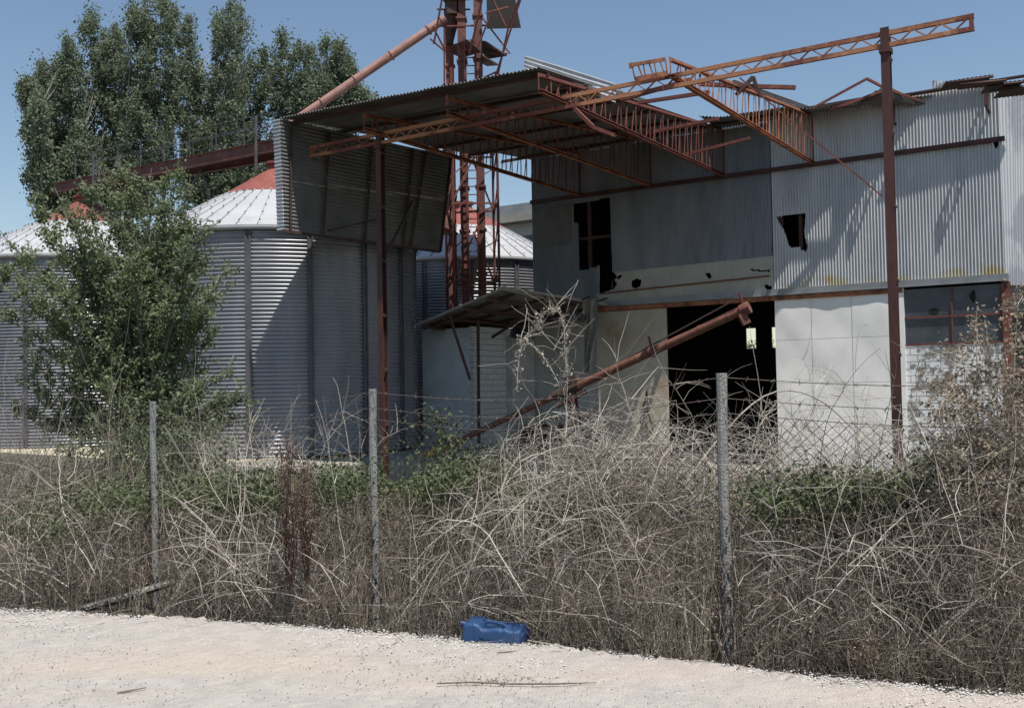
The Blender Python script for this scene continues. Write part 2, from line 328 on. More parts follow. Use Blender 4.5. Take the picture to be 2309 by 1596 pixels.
n = 16000; x = U(-6, 5.5, n); d = -U(.05, 1.0, n)**1.1*3.4
stones('loose_chips', np.stack([x, Ye(x)+d, U(.002, .008, n)], -1), U(.002, .006, n), M['chip'], kind='stuff', label='small grey stone chips scattered over the gravel road', cat='stone chips')

# ---------------------------------------------------------------- corrugated patches
def corr(mb, Pf, La, Lb, nrm, pitch=.09, amp=.014, nb=8, keep=None, per=6, dent=0.):
    """Pf(a,b) maps the unit square to points; ribs run along b, waves along a (length La)."""
    na = max(2, int(La/pitch*per)); a = np.linspace(0, 1, na+1); b = np.linspace(0, 1, nb+1)
    G, B_ = np.meshgrid(a, b, indexing='ij'); P = Pf(G, B_)
    wv = amp*np.sin(G*La/pitch*2*math.pi)
    if dent: wv = wv+dent*(np.sin(G*La*1.7+B_*3)*np.cos(B_*Lb*1.3+G*5))
    P = P+wv[..., None]*np.asarray(nrm)
    k = None
    if keep is not None:
        C = (P[:-1, :-1]+P[1:, 1:])/2; k = keep(C)
    mb.sm = True; mb.grid(P, k); return mb
def bil(c00, c10, c11, c01):
    c = [np.asarray(t, float) for t in (c00, c10, c11, c01)]
    return lambda a, b: ((1-a)*(1-b))[..., None]*c[0]+(a*(1-b))[..., None]*c[1]+(a*b)[..., None]*c[2]+((1-a)*b)[..., None]*c[3]
def inpoly(u, v, poly):
    r = np.zeros(u.shape, bool); n = len(poly)
    for i in range(n):
        x1, y1 = poly[i]; x2, y2 = poly[(i+1) % n]
        c = ((y1 > v) != (y2 > v)) & (u < (x2-x1)*(v-y1)/((y2-y1) or 1e-9)+x1)
        r ^= c
    return r

# ---------------------------------------------------------------- warehouse
YD = -1.3
sL, sR = sz(1200, 500)[0], sz(2262, 500)[0]
zt = sz(2240, 184)[1]; ztL = 10.03
zf0 = sz(2258, 618)[1]; zf1 = sz(2258, 634)[1]
s1745 = sz(1745, 600)[0]; s1505 = sz(1505, 800)[0]; s1345 = sz(1345, 800)[0]; s2038 = sz(2038, 700)[0]; s1080 = sz(1078, 800)[0]
wh = thing('warehouse', F((sL+sR)/2, WN, YD), 'grey corrugated metal warehouse with a tall dark doorway and torn wall sheets', 'warehouse')
OPEN = [(1293, 461), (1375, 446), (1381, 618), (1379, 660), (1352, 660), (1352, 600), (1329, 603), (1328, 610), (1307, 609), (1304.5, 504), (1294, 503)]
HOLE = [(1751, 490), (1784, 486), (1816, 481), (1815, 514), (1813, 522), (1821, 558), (1817.5, 567), (1806, 564), (1805, 557), (1785, 558), (1779, 553), (1768, 520), (1758, 503)]
BELOW = [(1381, 615), (1560, 598), (1744, 578), (1746, 900), (1352, 900), (1353, 660), (1381, 660)]
HOLE2 = [(2239, 318), (2249, 314), (2252, 332), (2243, 334)]
mb = MB(); L_ = sR-sL
def keepw(C):
    u, v = proj(C); k = ~(inpoly(u, v, OPEN) | inpoly(u, v, HOLE) | inpoly(u, v, BELOW) | inpoly(u, v, HOLE2))
    return k
corr(mb, bil(F(s1745, WN+.02, zf0-.05), F(sR, WN+.02, zf0-.05), F(sR, WN+.02, zt), F(s1745, WN+.02, ztL+.03)), sR-s1745, 6, EN, .092, .027, 95, keepw, per=8)
mb.build('corrugated_wall', M['galv'], wh)
mb = MB(); corr(mb, bil(F(sL, WN, zf0-.05), F(s1745-.03, WN, zf0-.05), F(s1745-.03, WN, ztL), F(sL, WN, ztL)), s1745-sL, 6, EN, .078, .020, 95, keepw, per=6); mb.build('shade_toned_cladding', M['galv_shade'], wh)  # finer sheet type, its colour darkened to deepen the shade under the canopy
# overlapping darker patch sheet on the left end
mb = MB(); q = [onn(1202, 468, WN+.05), onn(1290, 458, WN+.05), onn(1290, 548, WN+.05), onn(1202, 556, WN+.05)]
corr(mb, bil(q[3], q[2], q[1], q[0]), 2, 2, EN, .092, .016, 2); mb.build('patch_sheet', M['galv_dark'], wh)
# cream torn lower strip
mb = MB(); a = [onn(1345, 700, WN+.03), onn(1746, 668, WN+.03), onn(1744, 577, WN+.03), onn(1345, 618, WN+.03)]
HS = [[(1330, 600), (1383, 612), (1390, 622), (1386, 632), (1392, 640), (1384, 652), (1353, 662), (1330, 660)], [(1388, 626), (1398, 620), (1404, 622), (1396, 630)],
      [(1424, 634), (1436, 628), (1447, 632), (1444, 645), (1434, 651), (1425, 647)], [(1590, 616), (1600, 614), (1605, 624), (1600, 630), (1594, 624)],
      [(1723, 641), (1740, 645), (1742, 656), (1733, 657), (1726, 650)], [(1690, 606), (1716, 609), (1736, 608), (1735, 613), (1712, 612), (1692, 610)], [(1486, 680), (1494, 681), (1490, 686)], [(1455, 679), (1461, 680), (1457, 683)]]
def keepc(C):
    u, v = proj(C); k = np.ones(u.shape, bool)
    for h in HS: k &= ~inpoly(u, v, h)
    return k
corr(mb, bil(*a), 7.2, 1.7, EN, .092, .006, 30, keepc, dent=.012)
pu = mb.build('torn_cladding', M['panel_u'], wh)
mb = MB(); mb.bar(onn(1352, 662, WN+.07), onn(1735, 622, WN+.07), .03, .05); mb.build('batten', M['rust_red'], wh)
# flashing
mb = MB(); fz = (zf0+zf1)/2
mb.bar(F(sL+2.2, WN+.06, fz), F(sR+.1, WN+.06, fz), .12, zf0-zf1); mb.bar(F(sL+2.2, WN+.135, zf1+.01), F(sR+.1, WN+.135, zf1+.01), .03, .03); mb.build('flashing', M['flash'], wh)
mb = MB(); mb.bar(F(sL+2.4, WN+.02, zf1-.09), F(s2038, WN+.02, zf1-.09), .16, .14); mb.build('lintel', M['rust'], wh)
mb = MB(); mb.bar(F(sL, WN+.08, sz(1833, 372)[1]), F(sR+.12, WN+.08, sz(1833, 372)[1]), .12, .13); mb.build('wall_rail', M['post'], wh)
# lower walls and doors
zb = zf1-.02
def slab(s0, s1, z0, z1, n0, th, m, nm, par=wh, kind=None):
    b = MB(); b.bar(F(s0, n0-th/2, (z0+z1)/2), F(s1, n0-th/2, (z0+z1)/2), th, z1-z0); return b.build(nm, m, par)
slab(sL-.3, s1345, YD, zb-.1, WN-.05, .2, M['plaster'], 'plaster_wall')
s108b, s120b = sz(1078, 800, WN+1.6)[0], sL-.1
slab(s108b, s120b, YD, 3.3, WN+1.6, .2, M['plaster'], 'annex_wall')
mb = MB(); mb.bar(F(s120b, WN+.02, 1.), F(s120b, WN+1.59, 1.), .2, 4.5); mb.build('annex_return', M['plaster'], wh)
slab(s1345+.01, s1505, YD, zb-.16, WN+.02, .06, M['panel_b'], 'sliding_door')
# white door: dented sheet panels
mb = MB(); q = (s1745, s2038-.28)
for i, (a0, a1) in enumerate([(0, .32), (.32, .66), (.66, 1)]):
    zs = np.linspace(YD, zb-.05, 5)
    for j in range(4):
        s0 = q[0]+(q[1]-q[0])*a0+.006; s1 = q[0]+(q[1]-q[0])*a1-.006
        def Pf(a, b, s0=s0, s1=s1, z0=zs[j]+.005, z1=zs[j+1]-.005, i=i, j=j):
            bow = .02*np.sin(math.pi*a)*np.sin(math.pi*b)*(1 if (i+j) % 2 else -.6)+.006*np.sin(a*9+i)*np.sin(b*7+j)
            return R0+(s0+(s1-s0)*a)[..., None]*ES+(WN+.05+bow)[..., None]*EN+(z0+(z1-z0)*b)[..., None]*A(0, 0, 1)
        g, h = np.meshgrid(np.linspace(0, 1, 9), np.linspace(0, 1, 9), indexing='ij'); mb.grid(Pf(g, h))
wd = mb.build('white_door', M['panel'], wh, smooth=True)
slab(q[0], q[1], YD, zb-.05, WN+.01, .05, M['panel'], 'door_backing', wd)
slab(s2038-.27, s2038+.02, YD, zb-.0, WN+.09, .16, M['panel'], 'pilaster')
# window bay
z655, z775 = zb-.05, sz(2050, 778)[1]
wi = MB(); sW = sR-.12
wi.bar(F(s2038+.02, WN-.02, (z655+z775)/2), F(sW, WN-.02, (z655+z775)/2), .03, z655-z775)
wo = wi.build('window', M['glass'], wh)
b = MB(); zm = sz(2150, 712)[1]
b.bar(F(s2038+.02, WN+.03, zm), F(sW, WN+.03, zm), .04, .05); b.bar(F(s2038+.02, WN+.04, z775), F(sW, WN+.04, z775), .05, .05)
for sx_ in (sz(2147, 700)[0], sW): b.bar(F(sx_, WN+.028, z775), F(sx_, WN+.028, z655), .04, .04)
b.build('window_frame', M['rust_red'], wo)
b = MB()
for (u, v, rx, ry) in ((2104, 702, 13, 7), (2192, 668, 8, 13)):
    pts = [onn(u+rx*math.cos(t)*(1 if math.cos(t) > 0 else .8), v+ry*math.sin(t)+(4 if rx < 10 else 1)*math.sin(2*t), WN+.004) for t in np.linspace(0, 2*math.pi, 13)[:-1]]
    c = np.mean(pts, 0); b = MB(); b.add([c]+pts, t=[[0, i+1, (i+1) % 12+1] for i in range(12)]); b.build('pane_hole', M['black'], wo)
slab(s2038+.02, sR-.02, YD, z775-.03, WN+.05, .2, M['block'], 'block_wall')
slab(sR-.1, sR+.12, YD, zb, WN+.08, .2, M['rust_red'], 'corner_post')
# interior: floor, back wall with two little windows, side walls, roof
BD = 9.
mb = MB(); sa, sb = sL+.3, sR
w1 = [sz(1683, 738), sz(1706, 785)]
def bz(u, v): return sz(u, v, WN-BD)
wnds = [(bz(1683, 785)[0], bz(1706, 785)[0]), (bz(1741, 785)[0], bz(1776, 785)[0])]; z0w, z1w = bz(1695, 786)[1], bz(1695, 740)[1]
ed = [sa, wnds[0][0], wnds[0][1], wnds[1][0], wnds[1][1], sb]
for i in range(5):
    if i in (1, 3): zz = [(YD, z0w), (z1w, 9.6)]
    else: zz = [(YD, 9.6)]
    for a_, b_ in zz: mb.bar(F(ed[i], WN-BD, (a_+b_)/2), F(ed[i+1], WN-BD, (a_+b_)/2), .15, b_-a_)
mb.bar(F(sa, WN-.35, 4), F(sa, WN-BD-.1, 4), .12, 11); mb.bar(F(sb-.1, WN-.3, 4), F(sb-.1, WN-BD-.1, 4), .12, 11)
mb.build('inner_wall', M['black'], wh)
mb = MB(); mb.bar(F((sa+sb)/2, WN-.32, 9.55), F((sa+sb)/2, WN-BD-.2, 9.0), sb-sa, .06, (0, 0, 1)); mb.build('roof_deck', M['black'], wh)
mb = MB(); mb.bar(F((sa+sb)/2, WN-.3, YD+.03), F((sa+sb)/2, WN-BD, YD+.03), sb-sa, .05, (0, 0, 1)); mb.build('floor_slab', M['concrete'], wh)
# wall studs seen in the torn opening
mb = MB()
for u in (1330, 1762, 1806): p = sz(u, 500, WN-.2)[0]; mb.bar(F(p, WN-.2, 3), F(p, WN-.2, 9.4), .12)
mb.bar(F(sL, WN-.2, sz(1330, 535)[1]), F(s1745, WN-.2, sz(1330, 535)[1]), .1); mb.build('wall_stud', M['dark_steel'], wh)
# left return wall of the warehouse
mb = MB(); corr(mb, bil(F(sL, WN, 2.9), F(sL, WN-8, 2.9), F(sL, WN-8, ztL), F(sL, WN, ztL)), 8, 6, ES, .092, .016, 3); mb.build('end_wall', M['galv_shade'], wh)
# bright side sheet at the right corner
cr = F(sR+.02, WN, 0); mb = MB()
dS = A(1, -.10, 0); dS /= np.linalg.norm(dS); nS = A(-dS[1], dS[0], 0)*-1
def onS(u, v):
    r = ray(u, v); t = ((cr-O)@nS+.0)/(r@nS); return O+r*t
T0, T1 = onS(2250, 184), onS(2330, 216); B0, B1 = onS(2268, 642), onS(2330, 646)
mid = onS(2287, 196); midb = onS(2292, 643)
corr(mb, bil(B0, midb, mid, T0), .35, 5, nS, .076, .010, 3); corr(mb, bil(midb, B1+nS*0, T1, mid+nS*0), .5, 5, nS, .076, .010, 3)
mb.build('side_cladding', M['side'], wh)
mb = MB(); mb.bar(onS(2262, 645)+A(0, -.05, 0), onS(2400, 646)+A(0, -.05, 0), .1, .04); mb.build('side_rail', M['dark_steel'], wh)
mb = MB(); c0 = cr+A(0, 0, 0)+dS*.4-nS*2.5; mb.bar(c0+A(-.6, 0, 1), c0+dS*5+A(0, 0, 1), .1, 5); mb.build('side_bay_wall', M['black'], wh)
# eave line, roof edge sheets
mb = MB()
mb.bar(onn(1845, 247, WN+.12), onn(2240, 183, WN+.12), .10, .09)
mb.build('eave_purlin', M['dark_steel'], wh)
def piece(pts, n, m, nm, par, pitch=.09, amp=.014, up=(0, 0, 1), La=None):
    """roof sheet from four photo corners (a: across the ribs) each with its own n"""
    P4 = [onn(u, v, k) for (u, v), k in zip(pts, n)]
    La = La or np.linalg.norm(P4[1]-P4[0]); nr = np.cross(P4[1]-P4[0], P4[3]-P4[0]); nr /= np.linalg.norm(nr)
    b = MB(); corr(b, bil(*P4), La, 1, nr, pitch, amp, 8, dent=.02); return b.build(nm, m, par)
for (a_, c_, y_, dp) in (((2132, 184), (2240, 168), 22.3, .5), ((2165, 187), (2270, 176), 22.0, .4), ((2228, 190), (2312, 180), 22.0, .6), ((2262, 198), (2360, 187), 21.9, .7)):
    b = MB(); pa, pb = atY(*a_, y_), atY(*c_, y_-.5); La_ = np.linalg.norm(pb-pa); bk = A(.1, dp, -.05); corr(b, bil(pa, pb, pb+bk, pa+bk), La_, .5, A(0, 0, 1), .09, .010, 2); b.bar(pa-A(0, 0, .05), pb-A(0, 0, .05), .05); b.build('roof_sheet', M['dark_steel'], wh)
piece([(2102, 182), (2136, 184), (2134, 198), (2100, 203)], [WN-.3]*4, M['galv_bright'], 'torn_roof_sheet', wh)
piece([(2085, 208), (2105, 200), (2140, 192), (2140, 200)], [WN-.4]*4, M['dark_steel'], 'torn_roof_sheet', wh)
# truss stubs left on the wall, and the loose purlin that still hangs on them
for u, v in ((2018, 226), (2228, 196)):
    s_, z_ = sz(u, v); b = MB()
    for zz in (z_, z_-.75): b.bar(F(s_, WN+.02, zz), F(s_, WN+.8, zz+.0), .06)
    b.bar(F(s_, WN+.8, z_), F(s_, WN+.8, z_-.75), .08)
    for k in range(4): b.bar(F(s_, WN+.1+k*.18, z_), F(s_, WN+.2+k*.18, z_-.75), .03)
    b.build('truss_stub', M['post'], wh)

# ---------------------------------------------------------------- canopy frame
zB1 = HB; zB0 = HB-.33
can = thing('steel_canopy', F(0, 0, YD), 'rusted orange lattice canopy with two tall posts and half its roof sheets gone', 'canopy')
def lattice(mb, p0, p1, h0, h1, step, cw=.09, ww=.04, vert=False, wy=None):
    """top and bottom chords along p0->p1 (top line), depth h0..h1 downward; zigzag webs"""
    p0, p1 = np.asarray(p0), np.asarray(p1); L = np.linalg.norm(p1-p0); n = max(2, int(round(L/step)))
    def top(t): return p0+(p1-p0)*t
    def bot(t): return top(t)-A(0, 0, h0+(h1-h0)*t)
    for off in ((0, 0),):
        mb.ang(top(0), top(1), cw, t=.012); mb.ang(bot(0)+A(0, 0, cw), bot(1)+A(0, 0, cw), cw, t=.012)
    mb.bar(top(0)-A(0, 0, .0), bot(0), cw*.8, .03, EN); mb.bar(top(1), bot(1), cw*.8, .03, EN)
    return top, bot, n
sb0, sb1 = sz(697, 340, 0)[0], sz(2197, 50, 0)[0]
mb = MB()
for zc_ in (zB1-.045, zB0+.045):
    mb.bar(F(sb0, .045, zc_), F(sb1, .045, zc_), .012, .09); mb.bar(F(sb0, 0, zc_-.034), F(sb1, 0, zc_-.034), .076, .010); mb.bar(F(sb0, -.02, zc_+.034), F(sb1, -.02, zc_+.034), .05, .010)
for s_ in (sb0+.05, sb1-.05): mb.bar(F(s_, .0, zB0+.081), F(s_, .0, zB1-.081), .075, .10, EN)
gm = mb.build('lattice_beam', M['beam'], can)
wb = MB(); k = int(round((sb1-sb0-.2)/.245))
for i in range(k):
    a_ = sb0+.1+(sb1-sb0-.2)*i/k; c_ = sb0+.1+(sb1-sb0-.2)*(i+1)/k
    lo, hi = zB0+.07, zB1-.07
    z0_, z1_ = (lo, hi) if i % 2 == 0 else (hi, lo)
    wb.bar(F(a_, .03, z0_), F(c_, .03, z1_), .022, .042, EN)
wb.build('lacing', M['beam'], gm)
for i, s_ in enumerate((0.05, sn(onz(852, 298, HB))[0])):
    b = MB(); zt_ = HB+.06
    b.bar(F(s_-.09, .0, YD-.5), F(s_-.09, .0, zt_), .22, .05, ES) if 0 else None
    b.bar(F(s_, .08, YD-.3), F(s_, .08, zt_), .165, .02, EN); b.bar(F(s_, -.10, YD-.3), F(s_, -.10, zt_), .165, .02, EN)
    b.bar(F(s_-.03, -.01, YD-.3), F(s_-.03, -.01, zt_-.01), .018, .178, EN)
    for k in range(7): z_ = YD+.4+k*1.45; b.bar(F(s_+.08, -.01, z_), F(s_+.08, -.01, z_+.10), .02, .178, EN); b.bar(F(s_+.09, .06, z_+.03), F(s_+.13, .06, z_+.03), .05)
    b.bar(F(s_-.11, 0, zB0-.06), F(s_+.11, 0, zB0-.06), .26, .1)
    b.build('post', M['post'], can)
ts = [-12.72, -9.95, -7.2, -4.4]; tn = [.8, .9, 1.15, .15]
zft = 9.0; zC0 = HB+.0
ztip = [sn(onn(822, 259, .8))[2], sn(onn(1008, 222, .9))[2], sn(onn(1218, 168, 1.15))[2], sn(onn(1500, 136, .15))[2]]
zw = sz(1820, 262)[1]
print('ztips', ztip, 'zw', zw, 'HB', HB, 'wall', sL, sR, zt, 'flash', zf0, zf1, 'window', z655, z775, 'beam', sb0, sb1)
swall = [-12.55, -9.75, -7.1, -4.15]
for i in range(4):
    b = MB(); f = F(ts[i], tn[i], ztip[i]); e = F(swall[i], WN+.05, zw)
    fb = F(ts[i], tn[i], ztip[i]-.36); eb = F(swall[i], WN+.05, HB+.02)
    L = np.linalg.norm(e-f)
    b.ang(f, e, .11, t=.014); b.ang(fb, eb, .12, t=.014); b.bar(fb+A(0, 0, .02), eb+A(0, 0, .02), .10, .02)
    tr = b.build('roof_truss', M['rust'] if i != 2 else M['rust_red'], can)
    if i == 3: tr['label'] = 'bright orange truss standing bare with its tip bent aside'
    wv = MB(); n_ = 26
    for k in range(n_):
        t0, t1 = k/n_, (k+.55)/n_
        p, q_ = fb+(eb-fb)*t0+A(0, 0, .0), f+(e-f)*t0
        off = EN*0+ES*(.03 if k % 2 else -.03)
        wv.bar(p+off, q_+off-A(0, 0, .05), .045, .012, ES)
        if k < n_-1: wv.bar(fb+(eb-fb)*t1+off*.3, f+(e-f)*((k+1)/n_)+off*.3-A(0, 0, .05), .04, .012, ES)
    wv.bar(eb, e, .1, .02, ES)
    wv.build('lacing', M['rust'] if i == 3 else M['rust_red'], tr)
# bent tip of the bare truss
b = MB(); p0 = onn(1425, 147, .25); p1 = onn(1500, 134, .15); q0 = onn(1432, 180, .25); q1 = onn(1505, 166, .15)
b.bar(p0, p1, .03, .08); b.bar(q0, q1, .03, .12)
for k in range(7):
    t = k/6; b.bar(p0+(p1-p0)*t, q0+(q1-q0)*min(1, t+.08*(k % 2)), .03, .012, EN)
b.bar(onn(1422, 142, .25), onn(1424, 154, .25), .1, .02); b.build('bent_truss_tip', M['rust'], can)
# purlins under the roof
sc = sz(640, 400, 1.05)[0]; print('sc', sc)
zfr0 = onn(632, 267, 1.05)[2]; zfr1 = onn(1183, 161, 1.05)[2]; print('front z', zfr0, zfr1)
sCr = ts[2]-.05
def roofz(s, n):                                        # height of the canopy roof
    t = (s-sc)/(sCr-sc); zf = zfr0+(zfr1-zfr0)*t; u = (1.05-n)/(1.05-WN)
    return zf+(zw+.08-zf)*u
for nn in (.75, -1.2, -3.4, -5.6, -7.8, -10.0):
    b = MB(); s1_ = sCr+.05 if nn > -9 else sR-3
    b.ang(F(sc+.02, nn, roofz(sc, nn)-.09), F(s1_, nn, roofz(s1_, nn)-.09 if nn > -9 else zw+.02), .11, t=.012); b.build('purlin', M['dark_steel'], can)
# roof sheets
mb = MB(); nbk = -8.4
def rp(s0, s1, n0, n1):
    return lambda a, b: np.stack([*(np.moveaxis(R0+(s0+(s1-s0)*a)[..., None]*ES+(n0+(n1-n0)*b)[..., None]*EN, -1, 0)[:2]), roofz(s0+(s1-s0)*a, n0+(n1-n0)*b)+.012*(np.floor(a*(s1-s0)/.84) % 2)], -1)
sk = sn(onz(1205, 400, 9.6))[0]
sk = sL-.15
corr(mb, rp(sc-.1, sk, 1.1, nbk), sk-sc+.1, 9, A(0, 0, 1), .105, .020, 10)
corr(mb, rp(sk, sCr+.02, 1.1, WN-.25), sCr-sk, 11, A(0, 0, 1), .105, .020, 10)
mb.build('roof_sheeting', M['galv_dark'], can)
# ragged rest of the sheets towards the wall, between the third truss and the post
def wallpt(u, v):                                      # shadow edge on the wall -> where the sheet edge must stand
    p = onn(u, v, WN); t = (zw+.05-p[2])/SUN[2]; return p+SUN*t
e0 = sn(wallpt(1690, 690)); e1 = sn(wallpt(1985, 340)); print('rag', e0, e1)
mb = MB()
def rag(a, b):
    s_ = sCr+(e1[0]-sCr+1.0)*a
    fr = np.interp(s_, [sCr, e0[0]-.4, e0[0], e1[0], e1[0]+1.0], [e0[1]+.6, e0[1]+.2, e0[1], e1[1], WN+.05])+.05*np.sin(s_*5)
    n_ = fr+(WN-fr)*b
    z_ = zw+.04-.10*np.sin(math.pi*np.clip(a*1.0, 0, 1))*(1-b)+.05*np.sin(s_*2.2)*(1-b)
    return R0+s_[..., None]*ES+n_[..., None]*EN+z_[..., None]*A(0, 0, 1)
corr(mb, rag, e1[0]-sCr+1, 3, A(0, 0, 1), .105, .02, 8, dent=.01); mb.build('sagging_sheets', M['galv_dark'], can)
# lifted bright sheets on top
piece([(1183, 126), (1182, 162), (1390, 232), (1385, 188)], [.9, 1.0, -2.5, -2.6], M['galv_bright'], 'lifted_sheet', can, .105, .02)
piece([(1290, 172), (1285, 196), (1440, 244), (1470, 228)], [-1, -1, -5.5, -5.8], M['galv_bright'], 'lifted_sheet', can, .105, .02)
piece([(1655, 178), (1640, 200), (1830, 252), (1836, 243)], [-5, -5, WN+.2, WN+.2], M['galv_bright'], 'lifted_sheet', can, .105, .02)
piece([(1930, 232), (1975, 205), (2055, 232), (1990, 242)], [WN+.5, WN+.9, WN+.2, WN+.1], M['galv_dark'], 'lifted_sheet', can, .105, .02)
piece([(1975, 206), (2000, 192), (2090, 236), (2050, 238)], [WN+.9, WN+.5, WN+.0, WN+.2], M['galv_dark'], 'lifted_sheet', can, .105, .02)
# hanging side curtain
b = MB(); fr = F(sc-.02, 1.05, roofz(sc, 1.05)-.02)
c_bot0 = onsv(640, 519, sc); c_bot1 = onsv(991, 567, sc); c_top1 = onsv(1016, 352, sc)
print('curtain', sn(c_bot0), sn(c_bot1), sn(c_top1))
corr(b, bil(c_bot0, onsv(632, 268, sc), c_top1, c_bot1), 3.1, 7, ES, .105, .018, 12)
cu = b.build('hanging_side_sheet', M['galv_dark'], can)
b = MB(); c2 = c_bot0-ES*.02; corr(b, bil(c_bot0, onsv(632, 268, sc), onsv(632, 268, sc)-ES*.28, c_bot0-ES*.25), 3.1, .3, EN, .105, .018, 2); b.build('sheet_edge', M['galv_bright'], cu)
b = MB(); tp0 = onsv(660, 282, sc+.08)
for u0, u1 in ((655, 640+14), (742, 727), (838, 822), (931, 908), (960, 925)):
    pa = onsv(u0, 285+(u0-655)*.18, sc+.06); pb = onsv(u1, 519+(u1-640)*.137, sc+.06); b.ang(pa, pb, .07, up=EN, t=.01)
b.bar(onsv(640, 521, sc+.06), onsv(990, 568, sc+.06), .06, .07)
b.build('stiffener', M['dark_steel'], cu)
b = MB(); b.bar(onsv(1018, 350, sc+.04), onsv(993, 568, sc+.04), .07, .07, ES); b.bar(onsv(740, 520, sc+.1), onsv(860, 492, sc+.3), .05)
b.bar(F(sn(onz(852, 298, HB))[0]+.1, -.1, onn(858, 572, 0)[2]), onsv(930, 455, sc+.1), .06); b.build('brace', M['dark_steel'], can)
# loose, bent members
def loose(pts, n, w_, m, nm='bent_purlin', h=None):
    P_ = [onn(u, v, k) for (u, v), k in zip(pts, n)]; b = MB()
    for p, q_ in zip(P_[:-1], P_[1:]): b.bar(p, q_, w_, h or w_)
    return b.build(nm, m, can)
loose([(1668, 176), (1988, 442)], [.18, .18], .03, M['rust_red'], 'slack_rod')
loose([(1296, 246), (1338, 287), (1388, 306)], [.2, .3, .3], .08, M['rust_red'])
loose([(1835, 243), (1955, 178), (1997, 200), (2075, 228)], [WN+1.4, WN+1.2, WN+.6, WN+.3], .065, M['rust_red'])
loose([(1870, 250), (1998, 203)], [WN+1.2, WN+.8], .08, M['rust_red'])
loose([(1575, 190), (1680, 195), (1794, 198)], [-4, -4.2, -4.4], .10, M['rust_red'])
loose([(1660, 215), (1698, 174), (1706, 196), (1712, 212)], [-4.1, -4.2, -4.2, -4.2], .09, M['dark_steel'])
loose([(1400, 225), (1560, 180)], [-3, -3], .10, M['rust_red'])
loose([(1440, 232), (1600, 208)], [-4, -4], .09, M['rust_red'])
loose([(1420, 308), (1620, 268)], [-5.5, -5.5], .09, M['rust_red'])
loose([(1540, 350), (1690, 312)], [-8, -8], .08, M['rust_red'])
loose([(1010, 215), (1010, 240)], [.9, .9], .08, M['rust_red'])
# purlin hanging off the wall head whose shadow lies on the wall
def tocast(u, v):
    p = onn(u, v, WN+.01); best = None
    for t in np.linspace(.3, 4.5, 400):
        q_ = p+SUN*t; uu, vv = proj(q_); e_ = abs(vv-(222-(uu-1990)*.16+1))
        if best is None or e_ < best[0]: best = (e_, q_)
    return best[1]
b = MB(); pa, pb = tocast(2262, 352), tocast(1985, 432); b.bar(pa, pb, .20, .04); b.build('loose_purlin', M['dark_steel'], wh)

# ---------------------------------------------------------------- silos
SILO_G = 'corrugated steel grain silos beside the shed'
def silo(c, label, z0=-.45, ze=6.75, r=4.9, nrib=16, a_off=0., lad=False):
    t = thing('grain_silo', (c[0], c[1], z0), label, 'silo', SILO_G)
    pitch = .122; n = int((ze-z0)/pitch); prof = []
    for i in range(n*6+1): z = z0+i*pitch/6; prof.append((r+.040*math.sin(i*math.pi/3), z))
    b = MB(); b.lathe(c, prof, nrib*8); b.build('silo_wall', M['silo'], t, smooth=True)
    base = math.atan2(-c[0], c[1])
    for k in range(nrib):
        a = a_off+k*2*math.pi/nrib; d = A(math.sin(a), -math.cos(a), 0); q = A(math.cos(a), math.sin(a), 0)
        if d@(O-A(c[0], c[1], 0)) < -3: continue
        b = MB(); p = A(c[0], c[1], 0)+d*(r+.05)
        for o_s in (-.065, .065): b.bar(p+q*o_s+A(0, 0, z0), p+q*o_s+A(0, 0, ze-.05), .05, .05, q)
        b.bar(p+A(0, 0, z0), p+A(0, 0, ze-.05), .125, .02, d) if 0 else b.bar(p-d*.015+A(0, 0, z0), p-d*.015+A(0, 0, ze-.06), .02, .078, q)
        b.build('stiffener', M['rib'], t)
    # cone roof: folded sheets
    ns = nrib*3; rt = 2.0; sl_ = math.tan(math.radians(30)); zr = ze+.06; ro = r+.18
    b = MB(); prof = [(ro-.05, zr-.16), (ro, zr-.10), (ro, zr-.02), (rt, zr+(ro-rt)*sl_)]
    b.lathe(c, prof, ns); b.lathe(c, [(ro-.06, zr-.16), (r-.1, zr-.1)], ns)
    rf = b.build('cone_roof', M['silo_roof'], t)
    b = MB(); bo = MB()
    for k in range(ns):
        a = (k+.5)*2*math.pi/ns+a_off; d = A(math.sin(a), -math.cos(a), 0); ce = A(c[0], c[1], 0)
        p, q_ = ce+d*ro+A(0, 0, zr+.0), ce+d*rt+A(0, 0, zr+(ro-rt)*sl_+.0)
        b.bar(p+A(0, 0, .01), q_+A(0, 0, .01), .02, .04)
        for j in range(5):
            x_ = p+(q_-p)*(.05+j*.21)+A(0, 0, .05)+A(math.cos(a), math.sin(a), 0)*.05; bo.bar(x_, x_+A(0, 0, .035), .035)
    b.build('roof_seams', M['silo_roof'], rf); bo.build('roof_bolts', M['rib'], rf)
    b = MB(); z1 = zr+(ro-rt)*sl_; b.lathe(c, [(rt+.06, z1-.02), (.42, z1+(rt-.4)*sl_*1.12), (.38, z1+1.2), (.5, z1+1.22), (.5, z1+1.3), (.2, z1+1.32)], 28)
    b.build('red_cap', M['silo_red'], t, smooth=False)
    return t, z1
c1 = atY(635, 800, 33.); c2 = atY(194, 800, 40.4); c3 = atY(1050, 800, 43.2)
ab = math.radians(-13.4)+math.atan2(-c1[0], -c1[1])*0+math.radians(14)*.0
silo(c1, 'large corrugated silo nearest the canopy, half in its shadow', r=4.62, ze=6.45, a_off=math.radians(-20.6))
silo(c2, 'corrugated silo farthest left, behind the leafy young tree', a_off=math.radians(-.6))
silo(c3, 'corrugated silo behind the elevator tower with a white cone roof', a_off=math.radians(6.))
mb = MB(); ce = (c1+c2)/2
d12 = (c1-c2); d12[2] = 0; d12 /= np.linalg.norm(d12); nn12 = A(-d12[1], d12[0], 0)
